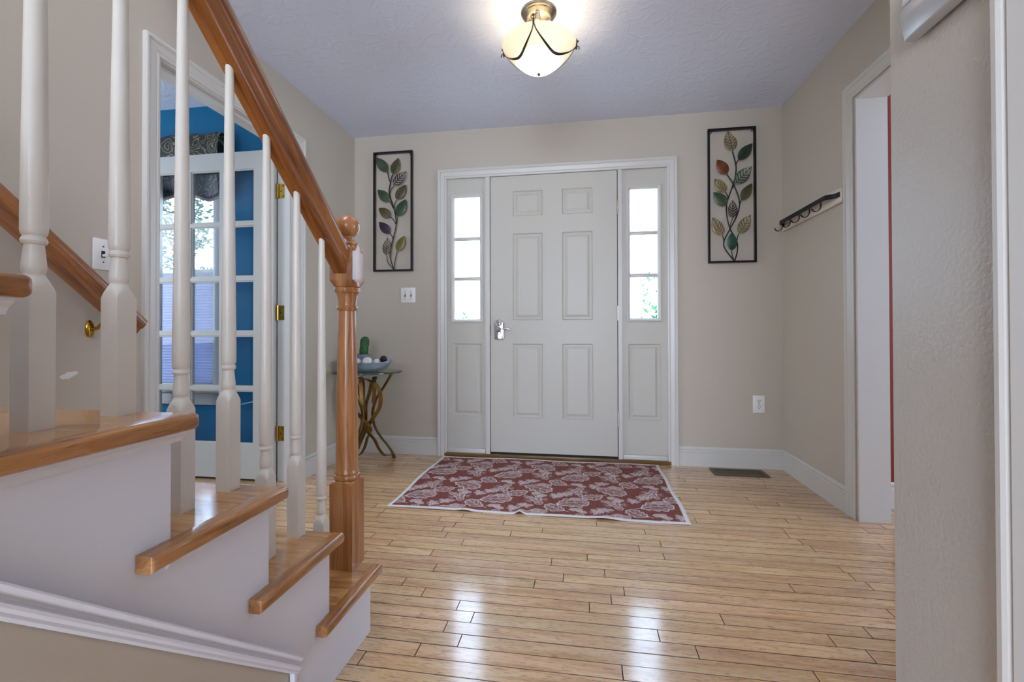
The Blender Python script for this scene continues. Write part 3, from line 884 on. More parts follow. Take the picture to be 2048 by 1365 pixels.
for hi, a in enumerate(hang):
    a0_, a1_ = math.radians(a), math.radians((hang + [268])[hi + 1])
    path = []
    for i in range(41):
        t = i / 40
        th = a0_ + (a1_ - a0_) * t
        z = ZR - .003 - .080 * max(0, math.sin(math.pi * t)) ** .58
        r = float(bowl_r(z)) + .003
        path.append((Vector((LX + r * math.cos(th), LY + r * math.sin(th), z)), Vector((math.cos(th), math.sin(th), -1.1)).normalized(), .0020 + .0042 * math.sin(math.pi * t)))
    rings = []
    for i, (p, nv, wdt) in enumerate(path):
        tg = (path[min(i + 1, 40)][0] - path[max(i - 1, 0)][0]).normalized()
        wv3 = nv.cross(tg).normalized()
        rings.append([p - wv3 * wdt, p + wv3 * wdt, p + wv3 * wdt + nv * .0022, p - wv3 * wdt + nv * .0022])
    sg = obj('swag', sweep_bm(rings), M['darknickel'], lamp, 40)
    c_, s_ = math.cos(a0_), math.sin(a0_)
    P0 = lambda r, z: (LX + r * c_, LY + r * s_, z)
    obj('hanger_clip', tube_bm([P0(RB + .002, ZR - .016), P0(RB + .004, ZR - .002), P0(RB + .003, ZR + .012)], .0045, 8), M['darknickel'], sg, 50)
    ring = []
    tdir = Vector((-s_, c_, 0))
    cen = Vector(P0(RB + .004, ZR + .020))
    ring = [cen + (tdir * math.cos(2 * math.pi * k / 20) + Vector((0, 0, 1)) * math.sin(2 * math.pi * k / 20)) * .011 for k in range(21)]
    obj('hanger_ring', tube_bm(ring, .0016, 6, caps=False), M['darknickel'], sg, 60)
    bm = bmesh.new()
    bmesh.ops.create_uvsphere(bm, u_segments=12, v_segments=8, radius=.006, matrix=Matrix.Translation(P0(RB + .009, ZR + .020)))
    obj('hanger_knob', bm, M['darknickel'], sg, 60)
    pts = spline([P0(RB + .003, ZR - .004), P0(RB + .013, ZR - .004), P0(RB + .017, ZR - .012), P0(RB + .013, ZR - .018)], 5)
    obj('hanger_scroll', tube_bm(pts, .0022, 6), M['darknickel'], sg, 60)
    mid = Vector(P0(RB * .92, ZR + .022))
    obj('support_arm', tube_bm(spline([P0(RB - .002, ZR + .018), P0(RB * .75, ZR + .06), P0(.07, H - .05), P0(.045, H - .036)], 6), .0022, 6), M['nickel'], sg, 60)
pl = bpy.data.lights.new('ceiling_light_bulbs', 'POINT'); pl.energy = 1.7; pl.color = (1.0, .88, .70); pl.shadow_soft_size = .05
po = bpy.data.objects.new('ceiling_light_bulbs', pl); COL.objects.link(po); po.location = (0, 0, .055); po.parent = lamp

# ------------------------------------------------------------------ rug with a printed leaf and acorn pattern
RX0, RX1, RY0, RY1 = -.352, 1.183, -1.010, -.038
NXg, NYg = 700, 444
SS = 2
W_, H_ = NXg * SS, NYg * SS
yy_, xx_ = np.mgrid[0:H_, 0:W_]
gx = RX0 + (xx_ + .5) / W_ * (RX1 - RX0)
gy = RY0 + (yy_ + .5) / H_ * (RY1 - RY0)
ink = np.zeros((H_, W_), np.float32)      # cream line strength
fill = np.zeros((H_, W_), np.float32)     # paler fill inside the leaves
pxm = W_ / (RX1 - RX0)
def window_(cx, cy, r):
    i0 = max(0, int((cx - r - RX0) * pxm)); i1 = min(W_, int((cx + r - RX0) * pxm) + 1)
    j0 = max(0, int((cy - r - RY0) * pxm)); j1 = min(H_, int((cy + r - RY0) * pxm) + 1)
    return j0, j1, i0, i1
def line(pts, wd, val=1.0):
    pts = [tuple(p)[:2] for p in pts]
    for (ax, ay), (bx_, by_) in zip(pts[:-1], pts[1:]):
        L2 = math.hypot(bx_ - ax, by_ - ay)
        j0, j1, i0, i1 = window_((ax + bx_) / 2, (ay + by_) / 2, L2 / 2 + wd * 2)
        if j1 <= j0 or i1 <= i0: continue
        X, Y = gx[j0:j1, i0:i1], gy[j0:j1, i0:i1]
        t = np.clip(((X - ax) * (bx_ - ax) + (Y - ay) * (by_ - ay)) / (L2 * L2 + 1e-12), 0, 1)
        d = np.hypot(X - ax - t * (bx_ - ax), Y - ay - t * (by_ - ay))
        v = np.clip((wd - d) / .0008 + .5, 0, 1) * val
        ink[j0:j1, i0:i1] = np.maximum(ink[j0:j1, i0:i1], v)
def polyfill(pts, val):
    P = np.array(pts)
    c = P.mean(0); r = np.abs(P - c).max()
    j0, j1, i0, i1 = window_(c[0], c[1], r + .01)
    if j1 <= j0 or i1 <= i0: return
    X, Y = gx[j0:j1, i0:i1], gy[j0:j1, i0:i1]
    ins = np.zeros(X.shape, bool)
    for (ax, ay), (bx_, by_) in zip(P, np.roll(P, -1, 0)):
        cnd = ((ay > Y) != (by_ > Y))
        with np.errstate(divide='ignore', invalid='ignore'):
            xi = (bx_ - ax) * (Y - ay) / (by_ - ay + 1e-12) + ax
        ins ^= cnd & (X < xi)
    fill[j0:j1, i0:i1] = np.where(ins, val, fill[j0:j1, i0:i1])
    ink[j0:j1, i0:i1] = np.where(ins, 0, ink[j0:j1, i0:i1])
def xf(cx, cy, a, s):
    c_, s_ = math.cos(a), math.sin(a)
    return lambda u, v: (cx + s * (u * c_ - v * s_), cy + s * (u * s_ + v * c_))
def oak_leaf(cx, cy, a, s, lines=True):
    T = xf(cx, cy, a, s)
    up, dn = [], []
    n = 64
    for i in range(n + 1):
        u = i / n
        env = (math.sin(math.pi * min(1, u * 1.02)) ** .75) * (.30 + .16 * u)
        lob = .62 + .38 * abs(math.sin(math.pi * u * 4.0 + .3)) ** .8
        wv = env * lob
        up.append(T(u - .5 + .05 * lob, wv + .04 * math.sin(u * 5)))
        dn.append(T(u - .5 + .05 * lob, -wv + .04 * math.sin(u * 5)))
    outl = up + dn[::-1]
    polyfill(outl, .13)
    line(outl + [outl[0]], .0022)
    mid = [T(-.68 + 1.15 * i / 14, .04 * math.sin(max(0, (-.18 + 1.15 * i / 14)) * 5)) for i in range(15)]
    line(mid, .0017)
    for i in range(1, 5):
        u = i / 4 - .12
        for sg_ in (1, -1):
            line([T(u - .5 - .06, .04 * math.sin(u * 5)), T(u - .5 + .03, sg_ * .16), T(u - .5 + .07, sg_ * (.24))], .0010)
    if lines:
        for i in range(1, 24):
            u = i / 24
            env = (math.sin(math.pi * u) ** .75) * (.30 + .16 * u) * (.62 + .38 * abs(math.sin(math.pi * u * 4 + .3)) ** .8)
            for sg_ in (1, -1):
                line([T(u - .5 + .05, sg_ * env * .95), T(u - .53, sg_ * env * .55)], .0006, .8)
def maple_leaf(cx, cy, a, s):
    T = xf(cx, cy, a, s)
    pts = []
    for i in range(121):
        th = -math.pi + 2 * math.pi * i / 120
        r = .16 + .34 * max(0, math.cos(2.5 * th)) ** 1.3 + .05 * abs(math.cos(12 * th))
        if abs(th) > 2.6: r *= .75
        pts.append(T(r * math.cos(th), r * math.sin(th)))
    polyfill(pts, .17)
    line(pts, .0013)
    for k_ in range(5):
        th = -2 * 2 * math.pi / 5 + k_ * 2 * math.pi / 5
        line([T(0, 0), T(.42 * math.cos(th), .42 * math.sin(th))], .0013)
        for q in (.15, .25, .33):
            for sg_ in (.45, -.45):
                line([T(q * math.cos(th), q * math.sin(th)), T((q + .1) * math.cos(th + sg_), (q + .1) * math.sin(th + sg_))], .0008, .8)
    line([T(0, 0), T(-.3, .05), T(-.55, .0)], .0014)
def acorn(cx, cy, a, s):
    T = xf(cx, cy, a, s)
    nut = [T(.42 * math.cos(t) + .08, .27 * math.sin(t)) for t in np.linspace(0, 2 * math.pi, 40)]
    polyfill(nut, .16)
    line(nut, .0014)
    for i in range(7):
        v = -.2 + .4 * i / 6
        line([T(-.1 + .02 * i % 3, v), T(.36, v * .7)], .0007, .8)
    cup = [T(-.28 + .24 * math.cos(t), .31 * math.sin(t)) for t in np.linspace(0, 2 * math.pi, 36)]
    polyfill(cup, .20)
    line(cup, .0014)
    for i in range(4):
        for j in range(5):
            c_ = (-.42 + .095 * i, -.2 + .1 * j + .05 * (i % 2))
            line([T(c_[0] + .035 * math.cos(t), c_[1] + .035 * math.sin(t)) for t in np.linspace(0, 2 * math.pi, 8)], .0006, .85)
    line([T(-.5, 0), T(-.66, .06)], .0018)
rr = random.Random(5)
# half drop repeat of the motif cluster
def cluster(cx, cy, flip):
    f = -1 if flip else 1
    oak_leaf(cx, cy, f * -.35, .180)
    acorn(cx + .04, cy + .060, f * -.25, .078)
    maple_leaf(cx + .225, cy - .02 * f, 1.2 * f, .150)
    oak_leaf(cx + .115, cy + .110, 2.6 * f, .125, False)
    acorn(cx + .225, cy + .105, .3 * f, .062); acorn(cx + .255, cy + .078, -.5 * f, .052)
    maple_leaf(cx - .045, cy + .122, .3, .085)
    maple_leaf(cx + .325, cy + .085, 2.1, .075)
row = 0
yv = RY0 - .02
while yv < RY1 + .05:
    xv = RX0 - .10 - (.215 if row % 2 else 0)
    while xv < RX1 + .1:
        cluster(xv + rr.uniform(-.01, .01), yv + rr.uniform(-.01, .01), row % 2)
        xv += .43
    yv += .205
    row += 1
# woven streaks
str_ = np.random.default_rng(3).normal(0, 1, (H_ // 24 + 2, W_))
str_ = np.repeat(str_, 24, 0)[:H_]
tone = np.clip(.5 + .22 * str_, 0, 1)[..., None]
base_a = np.array(lin((100, 44, 38))[:3]); base_b = np.array(lin((138, 76, 66))[:3])
cream = np.array(lin((236, 226, 222))[:3])
img = base_a * (1 - tone) + base_b * tone
img = img * (1 - fill[..., None]) + cream * .8 * fill[..., None]
img = img * (1 - ink[..., None] * .88) + cream * ink[..., None] * .88
bd = .017
bmask = (gx < RX0 + bd) | (gx > RX1 - bd) | (gy < RY0 + bd) | (gy > RY1 - bd)
img[bmask] = np.array(lin((222, 216, 214))[:3])
img = img.reshape(NYg, SS, NXg, SS, 3).mean((1, 3))
# mesh: grid of cells coloured per corner
xs = np.linspace(RX0, RX1, NXg + 1); ys = np.linspace(RY0, RY1, NYg + 1)
Xg, Yg = np.meshgrid(xs, ys)
def bump_(x0, wx, ly, hgt):
    return hgt * np.exp(-((Xg - x0) / wx) ** 2) * np.exp(-((Yg - RY0) / ly))
Zg = .0045 + bump_(.355, .018, .10, .014) + bump_(.07, .035, .16, .006) + bump_(.78, .06, .2, .006) + .0018 * (np.sin(Xg * 9 + Yg * 4) + 1)
wob = .006 * np.sin((Yg - RY0) * 9) * np.exp(-((Xg - RX0) / .12)) + .004 * np.sin((Yg) * 14) * np.exp(-((RX1 - Xg) / .1))
Xw = Xg + wob
Yw = Yg + .005 * np.sin(Xg * 7) * np.exp(-((RY1 - Yg) / .08)) + .006 * np.exp(-((Xg - .355) / .03) ** 2) * np.exp(-((Yg - RY0) / .05))
co = np.stack([Xw, Yw, Zg], -1).reshape(-1, 3)
rb = Vector(((RX0 + RX1) / 2, (RY0 + RY1) / 2, 0))
co = co - np.array(rb)
idx = np.arange((NXg + 1) * (NYg + 1)).reshape(NYg + 1, NXg + 1)
quads = np.stack([idx[:-1, :-1], idx[:-1, 1:], idx[1:, 1:], idx[1:, :-1]], -1).reshape(-1, 4)
me = bpy.data.meshes.new('rug')
me.vertices.add(len(co)); me.vertices.foreach_set('co', co.ravel().astype(np.float32))
me.loops.add(quads.size); me.loops.foreach_set('vertex_index', quads.ravel().astype(np.int32))
me.polygons.add(len(quads))
me.polygons.foreach_set('loop_start', np.arange(0, quads.size, 4, dtype=np.int32))
me.polygons.foreach_set('loop_total', np.full(len(quads), 4, np.int32))
me.update(calc_edges=True)
ca = me.color_attributes.new('print', 'FLOAT_COLOR', 'POINT')
# colour at vertices: average of the neighbouring cells
pad = np.pad(img, ((1, 1), (1, 1), (0, 0)), 'edge')
vc = (pad[:-1, :-1] + pad[1:, :-1] + pad[:-1, 1:] + pad[1:, 1:]) / 4
rgba = np.concatenate([vc.reshape(-1, 3), np.ones((len(co), 1))], 1)
ca.data.foreach_set('color', rgba.ravel().astype(np.float32))
m, nt, b = nodes_of('printed rug')
at_ = nt.nodes.new('ShaderNodeAttribute'); at_.attribute_name = 'print'
nt.links.new(at_.outputs['Color'], b.inputs['Base Color'])
b.inputs['Roughness'].default_value = .7; b.inputs['Specular IOR Level'].default_value = .3
wv_ = nt.nodes.new('ShaderNodeTexNoise'); wv_.inputs['Scale'].default_value = 500
tc_ = nt.nodes.new('ShaderNodeTexCoord'); nt.links.new(tc_.outputs['Object'], wv_.inputs['Vector'])
bp2 = nt.nodes.new('ShaderNodeBump'); bp2.inputs['Strength'].default_value = .2; bp2.inputs['Distance'].default_value = .001
nt.links.new(wv_.outputs['Fac'], bp2.inputs['Height']); nt.links.new(bp2.outputs['Normal'], b.inputs['Normal'])
rug = thing('rug', rb, 'dark red rug printed with cream oak leaves and acorns, before the entrance door', 'rug')
o = link('printed_weave', me, m, rug, 180)
# bound edge, folded down to the floor
edge = []
ring_ids = list(idx[0, :]) + list(idx[1:, -1]) + list(idx[-1, -2::-1]) + list(idx[-2:0:-1, 0])
rings = []
for i_ in ring_ids[::4] + [ring_ids[0]]:
    p = Vector(co[i_]) + rb
    d = (p - Vector(((RX0 + RX1) / 2, (RY0 + RY1) / 2, p.z)))
    dx = .003 if p.x > RX1 - .02 else (-.003 if p.x < RX0 + .02 else 0)
    dy = .003 if p.y > RY1 - .02 else (-.003 if p.y < RY0 + .02 else 0)
    rings.append([p + Vector((0, 0, .0008)), p + Vector((dx, dy, -.0012)), p + Vector((dx * .6, dy * .6, -.0042 if p.z < .009 else -.003)), p + Vector((-dx, -dy, -.001))])
M['binding'] = plain('rug binding', (214, 208, 208), .8)
obj('binding', sweep_bm(rings, caps=False), M['binding'], rug, 60)

# ------------------------------------------------------------------ wall art
LEAFC = {'green': ((70, 92, 62), .35), 'olive': ((96, 92, 52), .35), 'purple': ((70, 48, 70), .35), 'brown': ((100, 88, 56), .35), 'bright': ((62, 100, 66), .3), 'gold': ((128, 108, 52), .35),
         'yellow': ((132, 120, 56), .35), 'teal': ((50, 96, 78), .3), 'copper': ((140, 72, 36), .3), 'darkgreen': ((52, 72, 54), .35), 'dark': ((58, 44, 34), .35)}
for k_, (c_, r_) in LEAFC.items():
    M['leaf_' + k_] = plain('leaf ' + k_, tuple(int(v * .8 + 10) for v in c_), .38, metal=.35, var=.35, bscale=120)
def art(name, x0, x1, z0, z1, cbox, leaves, stems, label):
    """cbox: picture box of the drawn coordinates (left, top, right, bottom)"""
    t = thing(name, ((x0 + x1) / 2, -.012, z0), label, 'wall art', 'pair of metal leaf panels on the front wall')
    l, tp, r, bt_ = cbox
    F = lambda u, v: (x0 + (u - l) / (r - l) * (x1 - x0), z1 - (v - tp) / (bt_ - tp) * (z1 - z0))
    obj('frame', plate_bm((x0, x1), (z0, z1), [(x0 + .013, x1 - .013, z0 + .013, z1 - .013)], FY, -.034, -.014), M['black'], t)
    for sx in (x0 + .02, x1 - .02):
        ring = [(sx + .007 * math.cos(q), -.016, z1 - .020 + .007 * math.sin(q)) for q in np.linspace(0, 2 * math.pi, 13)]
        obj('hanging_loop', tube_bm(ring, .002, 6, caps=False), M['black'], t)
    for s in stems:
        pts = [(F(u, v)[0], -.024, F(u, v)[1]) for u, v in s[1:]]
        obj('stem', tube_bm(spline(pts, 5), s[0], 8), M['black'], t, 60)
    for kind, opn, (bu, bv), (tu, tv), wid in leaves:
        bX, bZ = F(bu, bv); tX, tZ = F(tu, tv)
        ax = Vector((tX - bX, 0, tZ - bZ)); ln = ax.length; ax.normalize()
        nr = Vector((-ax.z, 0, ax.x))
        wd = wid / (r - l) * (x1 - x0) / 2
        org = Vector((bX, -.029, bZ))
        n = 14
        prof = [math.sin(math.pi * (i / n) ** .82) ** .85 for i in range(n + 1)]
        def pt(s, q, lift):     # s along, q across -1..1
            f = float(np.interp(s, [i / n for i in range(n + 1)], prof))
            return org + ax * (ln * s) + nr * (wd * f * q) + Vector((0, -lift, 0))
        bm = bmesh.new()
        if not opn:
            top, bot = [], []
            for i in range(n + 1):
                s = i / n
                c3 = [pt(s, q, .004 + .006 * math.sin(math.pi * s) * (1 - q * q)) if q else pt(s, 0, .003 + .003 * math.sin(math.pi * s)) for q in (-1, -.55, 0, .55, 1)]
                top.append(c3)
            rings = [tr_ + [p + Vector((0, .0016, 0)) for p in reversed(tr_)] for tr_ in top]
            sweep_bm(rings, bm=bm)
        else:
            # openwork leaf: rim, midrib and slanted veins joined into one sheet of metal
            for q0, q1 in ((.80, 1.0), (-1.0, -.80)):
                rings = []
                for i in range(n + 1):
                    s = i / n
                    e0, e1 = pt(s, q0, .006), pt(s, q1, .004)
                    rings.append([e0, e1, e1 + Vector((0, .0018, 0)), e0 + Vector((0, .0018, 0))])
                sweep_bm(rings, bm=bm)
            rings = []
            for i in range(n + 1):
                s = i / n
                h2 = .0022 / max(wd, .001)
                e0, e1 = pt(s, 0, .009) - nr * .0024, pt(s, 0, .009) + nr * .0024
                rings.append([e0, e1, e1 + Vector((0, .0025, 0)), e0 + Vector((0, .0025, 0))])
            sweep_bm(rings, bm=bm)
            for j in range(6):
                s0 = .08 + .135 * j
                s1 = min(.97, s0 + .20)
                for sg_ in (-1, 1):
                    a_, b2 = pt(s0, 0, .008), pt(s1, sg_ * .9, .005)
                    d_ = ax * (.0034 + .0008 * math.sin(j))
                    sweep_bm([[a_ - d_, a_ + d_, a_ + d_ + Vector((0, .002, 0)), a_ - d_ + Vector((0, .002, 0))], [b2 - d_ * 1.5, b2 + d_ * 1.5, b2 + d_ * 1.5 + Vector((0, .002, 0)), b2 - d_ * 1.5 + Vector((0, .002, 0))]], bm=bm)
        lf = obj('leaf', bm, M['leaf_' + kind], t, 40)
        if opn: lf['kind'] = 'stuff'
        if not opn:
            rb_ = [pt(s, 0, .0075 + .003 * math.sin(math.pi * s)) for s in np.linspace(.02, .97, 9)]
            obj('midrib', tube_bm(rb_, .0014, 5), M['black'] if kind in ('purple', 'darkgreen') else M['leaf_' + kind], lf, 60)
art('leaf_wall_art', -.905, -.593, 1.385, 2.296, (356, 283, 567, 941),
    [('green', 0, (432, 392), (370, 312), 50), ('olive', 0, (460, 408), (495, 322), 48), ('purple', 1, (465, 472), (535, 398), 52), ('green', 0, (442, 557), (380, 490), 50),
     ('olive', 0, (480, 548), (533, 470), 48), ('brown', 0, (448, 642), (386, 592), 48), ('bright', 0, (485, 640), (533, 550), 52), ('purple', 0, (446, 733), (387, 668), 46),
     ('brown', 1, (428, 855), (435, 757), 48), ('yellow', 0, (485, 832), (525, 750), 44)],
    [(.0042, (465, 930), (446, 860), (455, 790), (478, 690), (470, 610), (441, 515), (450, 440), (460, 408)), (.0032, (432, 392), (436, 420), (444, 448)), (.003, (466, 472), (450, 492), (441, 516)),
     (.0028, (480, 548), (472, 568), (468, 592)), (.0028, (442, 557), (452, 572), (462, 594)), (.0028, (448, 642), (462, 656), (475, 680)), (.003, (485, 640), (484, 664), (478, 692)),
     (.0028, (446, 733), (456, 748), (460, 768)), (.0028, (428, 855), (434, 892), (463, 928)), (.0034, (485, 832), (473, 880), (468, 930))],
    'black framed metal panel with ten leaves above the double light switch')
art('leaf_wall_art', 1.518, 1.825, 1.388, 2.303, (145, 76, 551, 1226),
    [('gold', 1, (357, 277), (312, 105), 108), ('darkgreen', 0, (402, 355), (520, 222), 92), ('copper', 0, (308, 470), (222, 342), 96), ('teal', 1, (372, 558), (510, 420), 108), ('yellow', 1, (297, 622), (200, 508), 96),
     ('olive', 0, (425, 700), (515, 560), 86), ('green', 0, (305, 738), (190, 620), 96), ('dark', 1, (352, 850), (352, 697), 84), ('gold', 1, (268, 990), (182, 838), 100), ('yellow', 1, (402, 985), (500, 825), 98), ('teal', 0, (345, 1122), (345, 968), 90)],
    [(.0040, (368, 1212), (292, 1110), (280, 1040), (330, 940), (398, 805), (410, 690), (360, 552), (308, 470)), (.0040, (368, 1212), (392, 1130), (388, 1040), (332, 935), (303, 800), (310, 700), (345, 600), (377, 500), (385, 400), (357, 277)),
     (.003, (402, 355), (390, 375), (385, 402)), (.003, (268, 990), (276, 1020), (281, 1055)), (.003, (402, 985), (394, 1010), (389, 1042)), (.003, (297, 622), (310, 650), (318, 682)), (.003, (425, 700), (416, 725), (408, 760)),
     (.003, (305, 738), (306, 750), (303, 790)), (.003, (345, 1122), (350, 1168), (368, 1212)), (.0026, (352, 850), (340, 885), (328, 925)), (.003, (372, 558), (362, 572), (346, 602))],
    'black framed metal panel with eleven leaves and twined stems above the wall outlet')

# ------------------------------------------------------------------ switches, outlet, vent, thermostat
sw = thing('light_switch', (-.636, -.003, 1.147), 'white double toggle switch plate under the leaf panel', 'light switch')
pl_ = bx('plate', -.695, -.578, -.006, 0, 1.147, 1.262, 'plastic', sw, .003)
for x in (-.660, -.613):
    bx('toggle_slot', x - .006, x + .006, -.0072, -.005, 1.192, 1.217, 'shadowgap', pl_)
    bx('toggle', x - .0045, x + .0045, -.018, -.006, 1.203, 1.213, 'plastic', pl_, .002)
    for z in (1.178, 1.231):
        bm = lathe_bm(0, 0, [(0, .003), (.0012, .003), (.0018, .001)], 10)
        bmesh.ops.rotate(bm, verts=bm.verts, matrix=Matrix.Rotation(math.radians(90), 3, 'X'))
        bmesh.ops.translate(bm, verts=bm.verts, vec=(x, -.006, z))
        obj('screw', bm, M['darknickel'], pl_)
sw = thing('light_switch', (XL + .003, -1.873, 1.154), 'white single toggle switch plate on the wall above the wall handrail', 'light switch')
pl_ = bx('plate', XL, XL + .006, -1.908, -1.838, 1.154, 1.268, 'plastic', sw, .003)
bx('toggle_slot', XL + .005, XL + .0072, -1.880, -1.867, 1.199, 1.224, 'shadowgap', pl_)
bx('toggle', XL + .006, XL + .019, -1.878, -1.869, 1.202, 1.212, 'plastic', pl_, .002)
for z in (1.183, 1.240):
    bm = lathe_bm(0, 0, [(0, .003), (.0012, .003), (.0018, .001)], 10)
    bmesh.ops.rotate(bm, verts=bm.verts, matrix=Matrix.Rotation(math.radians(90), 3, 'Y'))
    bmesh.ops.translate(bm, verts=bm.verts, vec=(XL + .006, -1.873, z))
    obj('screw', bm, M['darknickel'], pl_)
ot = thing('wall_outlet', (1.841, -.003, .374), 'white double socket outlet plate above the floor vent', 'outlet')
pl_ = bx('plate', 1.803, 1.879, -.006, 0, .374, .492, 'plastic', ot, .003)
for z in (.4525, .4135):
    bm = lathe_bm(0, 0, [(0, .0165), (.0016, .0165), (.0022, .0155)], 28)
    bmesh.ops.scale(bm, verts=bm.verts, vec=(1, .86, 1))
    bmesh.ops.rotate(bm, verts=bm.verts, matrix=Matrix.Rotation(math.radians(90), 3, 'X'))
    bmesh.ops.translate(bm, verts=bm.verts, vec=(1.841, -.006, z))
    sk_ = obj('socket', bm, M['plastic'], pl_, 30)
    for dx in (-.0063, .0063):
        bx('slot', 1.841 + dx - .0014, 1.841 + dx + .0014, -.0086, -.0078, z - .001, z + .009, 'shadowgap', sk_)
    bx('ground_hole', 1.841 - .0028, 1.841 + .0028, -.0086, -.0078, z - .011, z - .0055, 'shadowgap', sk_, .001)
bm = lathe_bm(0, 0, [(0, .003), (.0012, .003), (.0018, .001)], 10)
bmesh.ops.rotate(bm, verts=bm.verts, matrix=Matrix.Rotation(math.radians(90), 3, 'X'))
bmesh.ops.translate(bm, verts=bm.verts, vec=(1.841, -.006, .433))
obj('screw', bm, M['darknickel'], pl_)

M['vent'] = plain('vent bronze', (98, 86, 66), .45, metal=.5)
vt = thing('floor_vent', (1.67, -.122, 0), 'bronze metal floor vent grille below the wall outlet', 'floor vent')
bm = plate_bm((1.508, 1.842), (-.196, -.048), [(1.537, 1.813, -.170, -.074)], FZ, .0, .005)
obj('frame', bm, M['vent'], vt)
bx('duct', 1.537, 1.813, -.170, -.074, .0004, .0012, 'shadowgap', vt)
for i in range(23):
    x = 1.543 + .0118 * i
    bm = box_bm(x - .0016, x + .0016, -.170, -.074, .001, .0045)
    for v in bm.verts:
        if v.co.z > .003: v.co.x += .004
    obj('louvre', bm, M['vent'], vt)
bx('louvre_bar', 1.537, 1.813, -.124, -.120, .001, .0042, 'vent', vt)

th = thing('thermostat', (XH - .015, -2.44, 1.464), 'silver grey thermostat cover on the near hall wall, cut by the picture edge', 'thermostat')
def prism(name, prof, y0, y1, mat, parent, bev=.004):
    bm = extrude_bm(prof, lambda a, c_, y: (a, y, c_), y0, y1)
    bmesh.ops.bevel(bm, geom=list(bm.edges), offset=bev, segments=3, affect='EDGES', profile=.5)
    return obj(name, bm, M[mat], parent, 40)
prism('cover', [(XH - .006, 1.464), (XH - .026, 1.468), (XH - .034, 1.505), (XH - .034, 1.527), (XH - .006, 1.527)], -2.565, -2.334, 'silverplastic', th)
prism('upper_cover', [(XH - .006, 1.531), (XH - .032, 1.531), (XH - .026, 1.575), (XH - .006, 1.579)], -2.565, -2.336, 'plastic', th)
bx('wall_base', XH - .007, XH - .0002, -2.555, -2.350, 1.474, 1.575, 'nickel', th)

# ------------------------------------------------------------------ coat hooks
hk = thing('coat_hook_rack', (XR - .01, -.39, 1.58), 'pale wooden coat rack board with a black bar and hooks', 'coat rack')
bx('backboard', XR - .016, XR - .0002, -.742, -.030, 1.585, 1.668, 'boardwood', hk, .003)
XB = XR - .058
def ribbon(path, w_, th_, wdir):
    """flat strap along path; wdir = direction of its width"""
    path = [Vector(p) for p in path]
    rings = []
    for i, p in enumerate(path):
        t = (path[min(i + 1, len(path) - 1)] - path[max(i - 1, 0)]).normalized()
        wv2 = wdir(i / (len(path) - 1)) if callable(wdir) else Vector(wdir)
        wv2 = (wv2 - t * wv2.dot(t)).normalized()
        nv = t.cross(wv2)
        rings.append([p + wv2 * w_ / 2 * a + nv * th_ / 2 * c_ for a, c_ in ((-1, -1), (1, -1), (1, 1), (-1, 1))])
    return sweep_bm(rings)
bar = [(XR - .018, -.725, 1.628), (XR - .020, -.700, 1.628), (XR - .034, -.683, 1.628), (XB, -.665, 1.628), (XB, -.60, 1.628), (XB, -.20, 1.628), (XB, -.105, 1.628), (XR - .034, -.082, 1.628), (XR - .020, -.066, 1.628), (XR - .018, -.040, 1.628)]
obj('bar', ribbon(bar, .026, .004, (0, 0, 1)), M['black'], hk)
for y in (-.712, -.052):
    bm = bmesh.new()
    bmesh.ops.create_uvsphere(bm, u_segments=8, v_segments=6, radius=.005, matrix=Matrix.Translation((XR - .021, y, 1.628)))
    obj('screw', bm, M['black'], hk)
for y in (-.135, -.245, -.365, -.490, -.615):
    P_ = spline([(XB + .002, y, 1.636), (XB + .003, y, 1.612), (XB + .002, y, 1.590), (XB - .012, y, 1.572), (XB - .032, y, 1.572), (XB - .044, y, 1.588)], 5)
    obj('hook', ribbon(P_, .009, .004, (0, 1, 0)), M['black'], hk)

